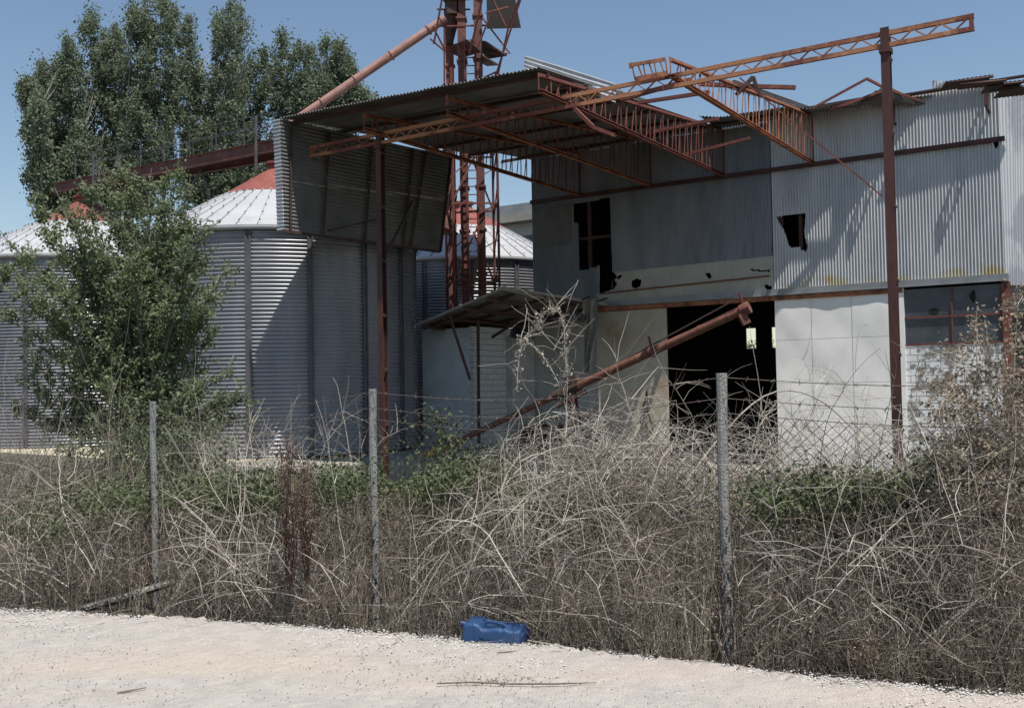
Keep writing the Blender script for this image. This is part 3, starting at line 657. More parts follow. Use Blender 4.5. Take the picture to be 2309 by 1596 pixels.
fc = thing('silo_foundation', A(ce[0], ce[1], YD), 'long cream concrete plinth under the two front silos', 'foundation')
p, q_ = A(c2[0], c2[1], 0)-d12*8-nn12*.2, A(c1[0], c1[1], 0)+d12*3.6-nn12*.2
mb.bar(p+A(0, 0, -.92), q_+A(0, 0, -.92), 10.6, .9); mb.build('plinth', M['cream'], fc)
mb = MB(); mb.bar(q_+d12*.02+A(0, 0, -.95), q_+d12*3.2+A(0, 0, -.95), 9.6, .84); mb.build('plinth_extension', M['concrete'], fc)
c3s = thing('silo_footing', A(c3[0], c3[1], YD), 'round concrete footing under the rear silo', 'foundation')
mb = MB(); mb.lathe(c3, [(5.2, YD-.1), (5.2, -.46), (.1, -.46)], 40); mb.build('footing', M['concrete'], c3s)

# ---------------------------------------------------------------- catwalk over the silos
ap1 = A(c1[0], c1[1], 0); ap2 = A(c2[0], c2[1], 0)
zc1 = atY(630, 331, 33.)[2]; zc2 = atY(194, 412, 40.4)[2]
cw = thing('catwalk', A(ap2[0], ap2[1], zc2-.3), 'red steel catwalk with thin railings spanning between the silo tops', 'catwalk')
off = nn12*0
e_l = ap2-d12*1.6; e_r = ap1+d12*.3
for nm, dn in (('girder', -.45), ('girder', .45)):
    b = MB(); P0, P1 = e_l+nn12*dn+A(0, 0, zc2-.1), e_r+nn12*dn+A(0, 0, zc1-.1)
    b.bar(P0, P1, .03, .38); b.bar(P0+A(0, 0, .2), P1+A(0, 0, .2), .14, .02); b.bar(P0-A(0, 0, .2), P1-A(0, 0, .2), .14, .02); b.build(nm, M['duct'], cw)
b = MB(); b.bar(e_l+A(0, 0, zc2-.05), e_r+A(0, 0, zc1-.05), .8, .04); b.build('walkway_deck', M['dark_steel'], cw)
b = MB()
for dn in (-.5, .5):
    for k in range(9):
        t = k/8; p = e_l+(e_r-e_l)*(.12+.88*t)+nn12*dn+A(0, 0, zc2+(zc1-zc2)*t); b.bar(p, p+A(0, 0, 1.05), .028)
    for hh in (1.05, .6): b.bar(e_l+(e_r-e_l)*.12+nn12*dn+A(0, 0, zc2+hh), e_r+nn12*dn+A(0, 0, zc1+hh), .022)
b.build('railing', M['rib'], cw)
b = MB()
for pa, pb, w_ in ((atY(210, 462, 38.5), atY(210, 345, 38.5), .06), (atY(577, 385, 32.6), atY(577, 262, 32.6), .07), (atY(452, 380, 36), atY(475, 455, 36), .06), (atY(452, 380, 36), atY(420, 440, 36), .05)):
    b = MB(); b.bar(pa, pb, w_); b.build('support_post', M['rib'], cw)

# ---------------------------------------------------------------- elevator tower
TY = 35.5
def tp(u, v, dy=0.): return atY(u, v, TY+dy)
tw = thing('elevator_tower', A(*tp(1068, 900)[:2], YD), 'tall rusty red bucket elevator tower with ladder and broken platforms', 'elevator tower')
Xc = tp(1068, 500)[0]
def leg(u, wd, m, nm, dy=0., top=18.5, bot=YD):
    p = tp(u, 500, dy); b = MB(); b.bar(A(p[0], p[1], bot), A(p[0], p[1], top), wd, .30, A(1, 0, 0))
    for z in np.arange(bot+.6, top, 1.6): b.bar(A(p[0], p[1], z), A(p[0], p[1], z+.07), wd+.1, .40, A(1, 0, 0))
    return b.build(nm, m, tw)
leg(1048, .40, M['duct'], 'elevator_leg'); leg(1085, .38, M['duct'], 'elevator_leg', -.25); leg(1020, .15, M['rust_red'], 'drop_pipe', .5)
b = MB(); x0 = tp(1066, 500)[0]; y0 = TY-.55
for dx in (-.18, .22): b.bar(A(x0+dx, y0, -.5), A(x0+dx, y0, 14.5), .05)
for z in np.arange(-.4, 14.3, .3): b.bar(A(x0-.18, y0, z), A(x0+.22, y0, z), .035)
b.build('ladder', M['rust_red'], tw)
b = MB(); xa, xb = tp(1002, 500)[0], tp(1124, 500)[0]
for (x, dy) in ((xa, .9), (xb, -.4), (xa+.4, -1.0), (xb-.2, 1.2)): b.bar(A(x, TY+dy, -.5), A(x, TY+dy, 13.2), .07)
for z in (2.2, 5.4, 8.2, 10.3, 12.6):
    c4 = [A(xa, TY+.9, z), A(xa+.4, TY-1.0, z), A(xb, TY-.4, z+.1), A(xb-.2, TY+1.2, z+.1)]
    for i in range(4): b.bar(c4[i], c4[(i+1) % 4], .06)
for z in (2.3, 5.5, 8.3, 10.4): b.bar(A(xa+.4, TY-1, z), A(x0+.2, TY-.6, z+1.9), .05); b.bar(A(xb-.2, TY+1.2, z), A(x0, TY+.6, z+1.9), .05)
for z in np.arange(-.2, 12.5, 1.35):
    b.bar(A(xa, TY+.9, z), A(xa+.4, TY-1.0, z+1.2), .04); b.bar(A(xb, TY-.4, z+1.2), A(xb-.2, TY+1.2, z), .04); b.bar(A(xa+.4, TY-1.0, z), A(x0-.2, TY-.6, z+.5), .035); b.bar(A(xb, TY-.4, z+.4), A(x0+.3, TY-.6, z), .035)
b.build('scaffold_frame', M['rust_red'], tw)
b = MB()                                               # splayed props of the head platform
for (u0, v0, u1, v1, y0_, y1_) in ((1110, 195, 1180, -20, -.5, -1.5), (978, 100, 1000, -20, -.8, -1.2), (1004, 115, 976, 60, -.6, -1.4), (1058, 122, 1092, -20, -.9, -1.6), (1140, 60, 1112, 0, -1, -1.2),
                               (1145, 64, 1185, -40, -1, -1.6), (1095, 30, 1147, 16, -1.3, -1.3), (1087, 40, 1150, 122, -.6, -.6), (1122, 172, 1146, 64, -.6, -1.1), (1002, 190, 1002, 60, -.3, -.3), (1075, 112, 1108, 30, -.8, -1.1),
                               (985, 60, 1100, 58, -.2, -.2), (985, 22, 1060, 22, .4, .4), (1095, 122, 1144, 122, -.4, -.4), (970, 88, 1005, 118, -.8, -.5), (1125, 160, 1092, 175, -.5, -.5)):
    b.bar(tp(u0, v0, y0_), tp(u1, v1, y1_), .05)
b.build('head_brace', M['rust_red'], tw)
b = MB()
for pts in ([(1000, 112), (1054, 92), (1086, 118), (1040, 132)], [(1060, 92), (1096, 96), (1143, 127), (1100, 134)], [(1064, 132), (1090, 128), (1124, 148), (1098, 150)]):
    P_ = [tp(u, v, dy) for (u, v), dy in zip(pts, (.9, -.9, -.9, .9))]
    b.add(P_+[p+A(0, 0, .05) for p in P_], [[0, 1, 2, 3], [4, 5, 6, 7], [0, 1, 5, 4], [1, 2, 6, 5], [2, 3, 7, 6], [3, 0, 4, 7]])
b.build('broken_platform', M['dark_steel'], tw)
b = MB()
P_ = [tp(1096, -60, -.5), tp(1150, -60, -.5), tp(1175, 64, -.8), tp(1098, 66, -.8), tp(1096, -60, 1.2), tp(1150, -60, 1.2), tp(1172, 60, 1.4), tp(1098, 62, 1.4)]
b.add(P_, [[0, 1, 2, 3], [4, 5, 6, 7], [1, 2, 6, 5], [0, 3, 7, 4], [2, 3, 7, 6]]); b.build('head_housing', M['black'], tw)
b = MB()
P_ = [tp(1000, -60, -.2), tp(1030, -60, -.2), tp(1034, 30, -.2), tp(1008, 30, -.2), tp(1000, -60, .8), tp(1030, -60, .8), tp(1034, 30, .8), tp(1008, 30, .8)]
b.add(P_, [[0, 1, 2, 3], [4, 5, 6, 7], [1, 2, 6, 5], [0, 3, 7, 4], [2, 3, 7, 6]])
b.bar(tp(1000, -10, -.1), tp(1090, -22, -.4), .3, .5)
b.tube([tp(1021, 28, .3), tp(1017, 70, .3), tp(1014, 100, .3)], [.36, .2, .13], 10); b.build('discharge_hopper', M['dark_steel'], tw)
b = MB(); pa, pb = tp(1003, 43, -.3), A(c1[0], c1[1], 0); pb = atY(632, 296, 34.2)
b.tube([pa+(pb-pa)*t for t in np.linspace(0, 1, 9)], .16, 12)
for t in (.02, .1, .33, .55, .75, .95): b.tube([pa+(pb-pa)*t, pa+(pb-pa)*(t+.006)], .20, 12)
b.build('spout_pipe', M['pink_pipe'], tw, smooth=False)
b = MB(); b.tube([tp(1013, 440, -.3), tp(1013, 478, -.3), tp(1000, 520, -.4)], [.30, .22, .5], 8); b.bar(tp(1004, 438, -.3), tp(1028, 436, -.3), .5, .35)
b.build('boot_chute', M['duct'], tw)

# ---------------------------------------------------------------- concrete building behind
cb = thing('concrete_building', A(*atY(1150, 900, 56)[:2], YD), 'old grey concrete building with a crumbling roof slab behind the tower', 'building')
dv = ES; p = atY(1205, 500, 54.)
zT = atY(1200, 466, 54)[2]; zM = atY(1200, 478, 54)[2]; zL = atY(1200, 497, 54)[2]
def cbb(zz0, zz1, o, nm, m):
    b = MB(); a_ = A(p[0], p[1], 0)+EN*o-ES*9; c_ = A(p[0], p[1], 0)+EN*o+ES*5
    b.bar(a_-EN*4+A(0, 0, (zz0+zz1)/2), c_-EN*4+A(0, 0, (zz0+zz1)/2), 8, zz1-zz0); return b.build(nm, m, cb)
cbb(YD, zL, -.4, 'wall', M['plaster']); cbb(zL+.01, zM-.02, .3, 'roof_slab', M['concrete']); cbb(zM, zT+.3, -.1, 'parapet', M['flash'])
b = MB(); k = p+EN*-.36; b.bar(A(*(k-ES*1.0)[:2], zL-1.3), A(*(k+ES*4)[:2], zL-1.3), .06, 1.1); b.build('window', M['glass'], cb)

# ---------------------------------------------------------------- hut, lean-to, rags
HN = -7.2
hut = thing('block_hut', F(sz(1010, 900, HN)[0], HN, YD), 'small pale blue white block hut under the rusty lean-to roof', 'hut')
s0h, s1h = sz(953, 850, HN)[0], sz(1067, 850, HN)[0]; zh = sz(1010, 741, HN)[1]
b = MB(); b.bar(F(s0h, HN-1.2, (YD+zh)/2), F(s1h-.14, HN-1.2, (YD+zh)/2), 2.4, zh-YD); b.build('wall', M['hut'], hut)
b = MB()
for i, z in enumerate(np.arange(YD, zh-.1, .205)): b.bar(F(s1h-.138, HN-1.2, z+.1), F(s1h+.0+(.02 if i % 2 else 0), HN-1.2, z+.1), 2.41+.01*(i % 2), .19)
b.build('corner_blocks', M['quoin'], hut)
lt = thing('lean_to_roof', F(s0h+3, HN, YD), 'sagging rusty lean-to roof over the block hut, hung with rags', 'lean-to')
fl, fr_, br_, bl = onn(936, 734, -5.4), onn(1130, 652, -5.6), onn(1362, 690, WN+.12), onn(1090, 748, WN+.12)
fl = onn(936, 734, -5.9)
b = MB(); corr(b, bil(fl, fr_, br_, bl), 7, 5, A(0, 0, 1), .18, .015, 6, dent=.03); lr = b.build('roof_sheet', M['galv_dark'], lt)
b = MB(); b.bar(fl, fr_, .05, .08); b.bar(fr_+A(0, 0, .04), br_+A(0, 0, .05), .3, .09)
b.bar(onn(1130, 650, -5.5), onn(1270, 682, -9), .2, .12); b.build('edge_board', M['rag'], lt)
b = MB()
for t in (.12, .4, .68, .92): b.bar(fl+(bl-fl)*t-A(0, 0, .07), fr_+(br_-fr_)*t-A(0, 0, .07), .07, .09)
for t in (.1, .35, .6, .85): b.bar(fl+(fr_-fl)*t-A(0, 0, .16), bl+(br_-bl)*t-A(0, 0, .16), .08, .1)
b.build('rafter', M['dark_steel'], lt)
b = MB(); b.bar(onn(1008, 695, -5.8), onn(1060, 856, -6.6), .07); b.bar(onn(1205, 700, -6.5), onn(1110, 760, -7.8), .08); b.bar(onn(1078, 720, -7), onn(1080, 1000, -7), .08)
b.build('strut', M['dark_steel'], lt)
b = MB(); b.bar(onn(1262, 700, -10), onn(1330, 668, -9.2), .05); b.bar(onn(1318, 690, -10), onn(1370, 672, -9.5), .05); b.build('loose_batten', M['dark_steel'], lt)
def rag_mesh(name, uv, n0, lab, wpx=16):
    b = MB(); K = len(uv); P = []
    for i, (u, v, hw) in enumerate(uv):
        row = [onn(u+hw*t, v+3*math.sin(t*5+i), n0+.10*math.sin(t*6+i*.9)) for t in np.linspace(-1, 1, 13)]; P.append(row)
    P = np.array(P); b.grid(P); b.grid(P[:, :]+EN*-.012); return b.build(name, M['rag'], smooth=True, label=lab, cat='rag', group='rags hanging from the lean-to')
rag_mesh('hanging_rag', [(1285, 676, 26), (1275, 700, 14), (1272, 720, 8), (1270, 760, 7), (1270, 800, 5)], -9.6, 'narrow grey rag strip hanging left under the lean-to edge')
rag_mesh('hanging_rag', [(1330, 672, 18), (1331, 700, 17), (1333, 730, 15), (1330, 760, 12), (1326, 795, 9), (1324, 840, 6)], -9.6, 'broad grey rag hanging limp in front of the beige door panel')
rag_mesh('hanging_rag', [(1295, 690, 14), (1290, 706, 9), (1300, 722, 10), (1316, 724, 7), (1322, 708, 5)], -9.5, 'grey rag loop slung between the two hanging strips')
# concrete apron with pale rubble edge
mb = MB(); mb.bar(F((s1080+sR)/2, WN+.2, YD+.02), F((s1080+sR)/2, WN+3.4, YD+.02), sR-s1080+4, .22, (0, 0, 1)); mb.build('concrete_apron', M['concrete'], kind='structure')

# ---------------------------------------------------------------- auger conveyor
au = thing('grain_auger', atY(905, 1054, 29.5), 'long rusty red grain auger leaning up to the dark doorway', 'auger')
a0, a1 = atY(900, 1055, 29.5), atY(1690, 692, 24.); ax = a1-a0
def at(t): return a0+ax*t
b = MB(); b.tube([at(.17), at(.5)], .085, 12); b.tube([at(.56), at(.99)], .112, 14); [b.tube([at(k), at(k+.004)], .125, 12) for k in (.64, .72, .80, .88, .95)]; b.build('auger_tube', M['auger'], au, smooth=False)
b = MB(); b.tube([at(0), at(.04), at(.17)], [.11, .13, .10], 10); b.build('yellow_intake', M['yellow'], au)
b = MB(); b.tube([at(.495), at(.565)], .15, 12); b.bar(at(.53)+A(0, 0, .25), at(.56)+A(0, 0, .22), .25, .2); b.bar(at(.50)+A(0, 0, -.3), at(.58)+A(0, 0, -.25), .2, .1); b.bar(at(.54), at(.54)-A(0, 0, .6), .1); b.build('coupling_mount', M['dark_steel'], au)
b = MB(); r0, r1 = atY(1345, 846, 26.2), atY(1665, 672, 24.); b.tube([r0, r1], .022, 6); b.build('drive_rod', M['dark_steel'], au)
for t, v0 in ((.76, 0), (.985, 0)): b = MB(); p = at(t); b.bar(p+A(0, 0, .1), p+A(-.08, 0, .42), .05); b.tube([at(t-.005), at(t+.005)], .155, 12); b.build('rod_bracket', M['rust_red'], au)
b = MB(); p = at(.985); b.bar(p+A(-.05, 0, -.08), p+A(.08, 0, -.36), .2, .2, A(1, 0, 0)); b.tube([at(.99), at(1.0)], .16, 10); b.build('discharge_spout', M['auger'], au)
b = MB(); b.bar(at(.55), A(at(.55)[0]+.4, at(.55)[1]+.8, YD), .07); b.bar(at(.55), A(at(.55)[0]-.3, at(.55)[1]-.8, YD), .07); b.build('leg', M['dark_steel'], au)
b = MB(); b.tube([onn(u, v, WN+.12) for u, v in ((1458, 880), (1452, 915), (1453, 950), (1466, 975), (1476, 982), (1470, 960), (1460, 925), (1459, 884))], .022, 6)
b.build('rubber_hose', M['hose'], label='loop of black hose hanging against the beige sliding door', cat='hose')
# dark junk beside the hut
b = MB()
for (u, v, w_, h_) in ((1225, 985, 1.2, .9), (1310, 1010, .8, .8), (1125, 940, .35, 1.1)):
    p = onn(u, v, WN+1.2); b.bar(p-ES*w_/2, p+ES*w_/2, .7, h_)
    b.bar(p-ES*w_/2+EN*.36+A(0, 0, h_*.3), p+ES*w_/2+EN*.36+A(0, 0, h_*.3), .05, .06)
b.build('scrap_machine', M['dark_steel'], label='dark scrap machinery standing by the plaster wall behind the brambles', cat='machinery')

# ---------------------------------------------------------------- wire fence
FP = [(1632, 6.5, 1.65, 0.), (842, 8.6, 1.58, -.009), (345, 10.5, 1.48, -.02)]
pos = [np.array(atY(u, 1100, y)[:2]) for u, y, _, _ in FP]
pos = [pos[0]+(pos[0]-pos[1])]+pos+[pos[2]+(pos[2]-pos[1])*1.02]
zt_ = [1.72, 1.65, 1.58, 1.48, 1.40]
fe = thing('wire_fence', A(*pos[2], -.6), 'sagging chain link fence with barbed wire on three concrete posts', 'fence')
for i in (1, 2, 3):
    u, y, z_, ln = FP[i-1]; b = MB(); x_, yy = pos[i]; zb_ = -1.1
    N_ = 14; P_ = [A(x_+ln*(z_-z)*-1.0*.6+.004*math.sin(z*5), yy, z) for z in np.linspace(zb_, z_, N_)]
    b.tube(P_, [.036+.0015*math.sin(k*2.) for k in range(N_)], 10); b.build('post', M['fpost'], fe)
# mesh: two families of leaning wires between posts
b = MB(); fam = []
def fpt(t, z):
    i = np.clip(np.floor(t).astype(int), 0, 3); f_ = t-i; P_ = np.array(pos)
    xy = P_[i]*(1-f_)[..., None]+P_[i+1]*f_[..., None]
    sag = .05*np.sin(f_*math.pi)
    return np.stack([xy[..., 0], xy[..., 1]+.04, z-sag], -1)
H0, H1 = .1, 1.36
for sg in (1, -1):
    t0 = np.arange(-.4, 4.4, .068/3.4*1.25); K = 12; z = np.linspace(H0, H1, K)
    tt = t0[:, None]+sg*(z-H0)[None]/3.4*1.05
    ok = ((tt > .02) & (tt < 3.98)).all(1); tt = tt[ok]
    zz = np.broadcast_to(z, tt.shape)+.01*np.sin(tt*9)-.06*(np.clip(tt, 0, 4) > 2.2)*(np.clip(tt, 0, 4)-2.2)
    P_ = fpt(tt, zz); b.tubes(P_, np.full(tt.shape, .0022), 3)
b.build('chain_link', M['wire'], fe)
b = MB(); bb = MB()
for zo in (-.03, -.17, -.27):
    for i in range(4):
        if zo == -.27:
            pass
        t = np.linspace(i, i+.9999, 20); f_ = t-i; z = zt_[i]*(1-f_)+zt_[i+1]*f_+zo-.06*np.sin(f_*math.pi)
        P_ = fpt(t, z); P_[:, 1] -= .07; b.tube(P_, .0026, 4, False)
        if zo > -.2:
            for k in range(1, 20):
                p = P_[k]; d_ = A(*U(-1, 1, 3)); d_ /= np.linalg.norm(d_); b.bar(p-d_*.018, p+d_*.018, .0035); d_ = A(*U(-1, 1, 3)); d_ /= np.linalg.norm(d_); b.bar(p-d_*.018, p+d_*.018, .0035)
b.build('barbed_wire', M['wire'], fe)
# fallen post
b = MB(); b.tube([atY(180, 1375, 7.5), atY(280, 1347, 8.1), atY(388, 1313, 8.9)], .034, 10); b.build('fallen_post', M['fpost'], label='fallen concrete fence post lying in dead stems at lower left', cat='post')

# ---------------------------------------------------------------- blue jerrycan
jy = 5.98; pc = atY(1114, 1438, jy); jc = thing('jerrycan', A(pc[0], pc[1], -.02), 'faded blue plastic jerrycan lying on its side at the gravel edge', 'jerrycan')
def rbox(c, sx, sy, sz_, ax_, r=.04, n=9, lump=0.):
    b = MB(); ay = np.cross(A(0, 0, 1), ax_); az_ = np.cross(ax_, ay)
    u = np.linspace(-1, 1, n); P = []
    for f in range(6):
        a, c_ = np.meshgrid(u, u, indexing='ij'); o = np.ones_like(a); k = [(a, c_, o), (a, c_, -o), (a, o, c_), (a, -o, c_), (o, a, c_), (-o, a, c_)][f]
        q = np.stack(k, -1)*np.array([sx, sy, sz_])/2; inn = np.clip(q, -np.array([sx, sy, sz_])/2+r, np.array([sx, sy, sz_])/2-r); d = q-inn
        l = np.linalg.norm(d, axis=-1, keepdims=True); q = inn+d/np.maximum(l, 1e-9)*np.minimum(l, r)
        if lump: q[..., 2] += lump*np.sin(q[..., 0]*38)*(q[..., 2] > 0)-lump*1.5*(np.abs(q[..., 0]) < .07)*(q[..., 2] > 0)
        b.grid(c+q[..., :1]*ax_+q[..., 1:2]*ay+q[..., 2:]*az_)
    return b
axj = A(.975, -.2, -.10); axj /= np.linalg.norm(axj)
b = rbox(pc+A(0, .08, .0), .37, .22, .15, axj, .022, 33, .008); b.build('can_body', M['blue'], jc, smooth=True)
b = rbox(pc+A(0, .08, 0)+axj*.185, .06, .19, .125, axj, .03, 7); b.build('shaded_can_base', M['navy'], jc, smooth=True)  # end face of the can, its shade painted in as dark navy
b = MB(); b.tube([pc-axj*.17+A(0, .03, .05), pc-axj*.215+A(0, .03, .055)], .022, 12); b.build('screw_cap', M['navy'], jc)
b = MB(); ca = pc+A(0, .02, .075); b.tube([ca-axj*.06, ca-axj*.04+A(0, 0, .02), ca+axj*.06+A(0, 0, .015), ca+axj*.1-A(0, 0, .02)], .012, 8); b.build('handle', M['blue'], jc)

# ---------------------------------------------------------------- sticks
for uv, r, lab in (([(985, 1540), (1060, 1537), (1150, 1541), (1250, 1541), (1345, 1538)], .0045, 'longest thin dark stick lying across the gravel in the centre'), ([(264, 1561), (290, 1557), (330, 1549)], .005, 'short curved twig on the gravel at lower left'),
                   ([(1512, 1497), (1540, 1502), (1562, 1507)], .004, 'small dark twig on the gravel near the right fence post'), ([(1120, 1471), (1150, 1468), (1182, 1467)], .0035, 'short thin twig on gravel just below the blue jerrycan'),
                   ([(1190, 1443), (1240, 1452), (1290, 1466)], .006, 'pale broken branch lying right of the blue jerrycan')):
    P_ = np.array([onz(u, v, .012) for u, v in uv]); b = MB(); b.tube(P_, [r*.8]+[r]*(len(uv)-2)+[r*.5], 6); b.build('fallen_stick', M['bark'] if 'pale' not in lab else M['cane'], label=lab, cat='stick')
n = 150; C = np.array([onz(u, v, .004) for u, v in zip(rng.normal(1110, 55, n), rng.normal(1534, 7, n))]); stones('dark_debris', C, U(.002, .007, n), M['bark'], label='small patch of dark debris beside the longest stick', cat='debris', kind='stuff')

# ---------------------------------------------------------------- vegetation helpers
def curves(n, K, P0, dirs, length, droop, wob):
    """n curved stems"""
    d = dirs/(np.linalg.norm(dirs, axis=1, keepdims=True)+1e-9); st = (length/(K-1))[:, None]
    P = np.zeros((n, K, 3)); P[:, 0] = P0
    for k in range(1, K):
        P[:, k] = P[:, k-1]+d*st; d = d+rng.normal(size=(n, 3))*wob; d[:, 2] -= droop*st[:, 0]; d /= np.linalg.norm(d, axis=1, keepdims=True)+1e-9
    return P
TOPL = [(-200, 1000), (0, 1030), (150, 1050), (330, 1080), (560, 1085), (700, 1080), (860, 1085), (960, 1075), (1080, 1060), (1180, 1020), (1320, 1010), (1480, 1020), (1620, 1060), (1700, 1085), (1900, 1090), (2060, 1075), (2120, 1010), (2200, 950), (2309, 930), (2600, 900)]
tu = [t[0] for t in TOPL]; tv = [t[1] for t in TOPL]
def ztop(x, y):
    u = CX+x/y*FPX; v = np.interp(u, tu, tv); hz = 866-.0178*(u-CX)
    zl = HC-(v-hz)/FPX*y
    g = gz(x, y); d = y-Ye(x)
    grow = np.interp(d, [0, .25, .7, 1.5, 3], [.25, .55, .85, 1.0, 1.0])
    return np.minimum(g+(zl-g)*grow, g+2.3)
def thick_pts(n, dmax=6.5, pw=1.0, top=1.0, low=0.):
    d = U(0, 1, n)**1.35*dmax+.04; u = U(-120, 2560, n)
    y = 6.+d; x = (u-CX)/FPX*y
    for _ in range(3): y = Ye(x)+d; x = (u-CX)/FPX*y
    g = gz(x, y); zt2 = ztop(x, y); h = low+(top-low)*U(0, 1, n)**pw
    return np.stack([x, y, g+(zt2-g)*h], -1), u
# fine dead twigs
n = 80000; C, u = thick_pts(n, 7., .75); dr = rng.normal(size=(n, 3)); dr[:, 2] = np.abs(dr[:, 2])*.9
P = curves(n, 5, C, dr, U(.06, .32, n), .6, .32); r = U(.0011, .0030, n)[:, None]*np.array([1, .9, .8, .6, .35])
sc_ = np.clip(C[:, 1]/7., .9, 1.6)[:, None]; k_ = clear(P) & ((np.sin(C[:, 0]*4.1+C[:, 2]*6)+np.sin(C[:, 0]*9.7-C[:, 1]*3)+np.sin(C[:, 2]*13+C[:, 1]*5)+rng.normal(size=n)*.8) > -.55); P, r, sc_ = P[k_], r[k_], sc_[k_]
b = MB(); b.tubes(P, r*sc_, 3); b.build('dead_undergrowth', M['twig'], kind='stuff', label='dense tangle of dead brown twigs filling the bank behind the gravel', cat='undergrowth')
# upright dry stems
n = 11000; C, u = thick_pts(n, 6., 1, .1); dr = rng.normal(size=(n, 3))*.28; dr[:, 2] = 1
zz = ztop(C[:, 0], C[:, 1])-C[:, 2]; L = np.clip(zz*U(.5, 1.12, n), .2, 2.0)
P = curves(n, 6, C, dr, L, .12, .07); r = U(.0010, .0028, n)[:, None]*np.array([1, 1, .9, .8, .6, .3]); k_ = clear(P); P, r, C = P[k_], r[k_], C[k_]
b = MB(); b.tubes(P, r*np.clip(C[:, 1]/7, .9, 1.5)[:, None], 3); b.build('dry_stalks', M['straw'], kind='stuff', label='thin upright straw stalks standing all along the bank', cat='dry stalks')
# leaf litter and dead little leaves
n = 36000; C, u = thick_pts(n, 6.5, .8)
msk = (np.sin(C[:, 0]*2.1)+np.sin(C[:, 0]*5.3+C[:, 2]*4)+rng.normal(size=n)*.8) > .1
msk &= clear(C); b = MB(); b.leaves(C[msk], U(.010, .024, msk.sum())); b.build('withered_leaves', M['deadleaf'], kind='stuff', label='small withered brown leaves caught in the dead stems', cat='dead leaves')
# green leaf flecks in the upper band
GP = [(560, 1110, 150, 45, 12000), (760, 1090, 80, 40, 4000), (260, 1120, 120, 40, 4000), (990, 1080, 120, 55, 12000), (1250, 1130, 120, 45, 4000), (1780, 1125, 130, 55, 6000), (1960, 1130, 140, 60, 8000), (1980, 1095, 90, 20, 2500), (2200, 1080, 110, 70, 8000), (1400, 1150, 160, 40, 3500), (100, 1180, 110, 60, 2500), (1150, 1150, 80, 50, 3000)]
Cs = []
for (u0, v0, su, sv, n) in GP:
    uu = rng.normal(u0, su*.6, n); vv = rng.normal(v0, sv*.55, n); yy = U(7.0, 11, n) if u0 < 1500 else U(5.9, 8.5, n)
    p = np.stack([(uu-CX)/FPX*yy, yy, HC-(vv-(866-.0178*(uu-CX)))/FPX*yy], -1); cl = rng.normal(size=(n//60+1, 3))*.12
    Cs.append(p[p[:, 2] > -1.2])
b = MB(); C = np.concatenate(Cs); C = C[clear(C)]; b.leaves(C, U(.02, .05, len(C)), .6, .6); b.build('green_creeper', M['bushleaf'], kind='stuff', label='green weeds and creeper growing through the dead brambles', cat='weeds')
# yard grass
n = 22000; uu = U(1500, 2950, n); yy = U(12, 24, n); x = (uu-CX)/FPX*yy; Cg = np.stack([x, yy, np.full(n, -1.32)], -1)
n2 = 9000; uu = U(-50, 1200, n2); yy = U(11, 24, n2); Cg = np.concatenate([Cg, np.stack([(uu-CX)/FPX*yy, yy, np.full(n2, -1.32)], -1)]); n = len(Cg)
dr = rng.normal(size=(n, 3))*.35; dr[:, 2] = 1; P = curves(n, 4, Cg, dr, U(.2, .75, n), .5, .1)
b = MB(); b.tubes(P, U(.004, .009, n)[:, None]*np.array([1, .9, .7, .3]), 3); b.build('yard_grass', M['grass'], kind='stuff', label='rough green and straw grass on the yard before the warehouse', cat='grass')
n = 700; x = U(-6, 5.5, n); C = np.stack([x, Ye(x)-np.abs(rng.normal(size=n))*.10+.05, np.full(n, .008)], -1); dr = rng.normal(size=(n, 3)); dr[:, 2] = np.abs(dr[:, 2])*.12+.03
P = curves(n, 5, C, dr, U(.03, .22, n), .35, .25); P[..., 2] = np.maximum(P[..., 2], .006); b = MB(); b.tubes(P, U(.001, .0024, n)[:, None]*np.array([1, .9, .8, .6, .35]), 3)
b.leaves(np.repeat(C[:250], 4, 0)+rng.normal(size=(1000, 3))*A(.03, .03, .006), U(.008, .02, 1000)); b.build('verge_litter', M['twig'], kind='stuff', label='broken twigs and dead leaves spilling onto the gravel verge', cat='litter')
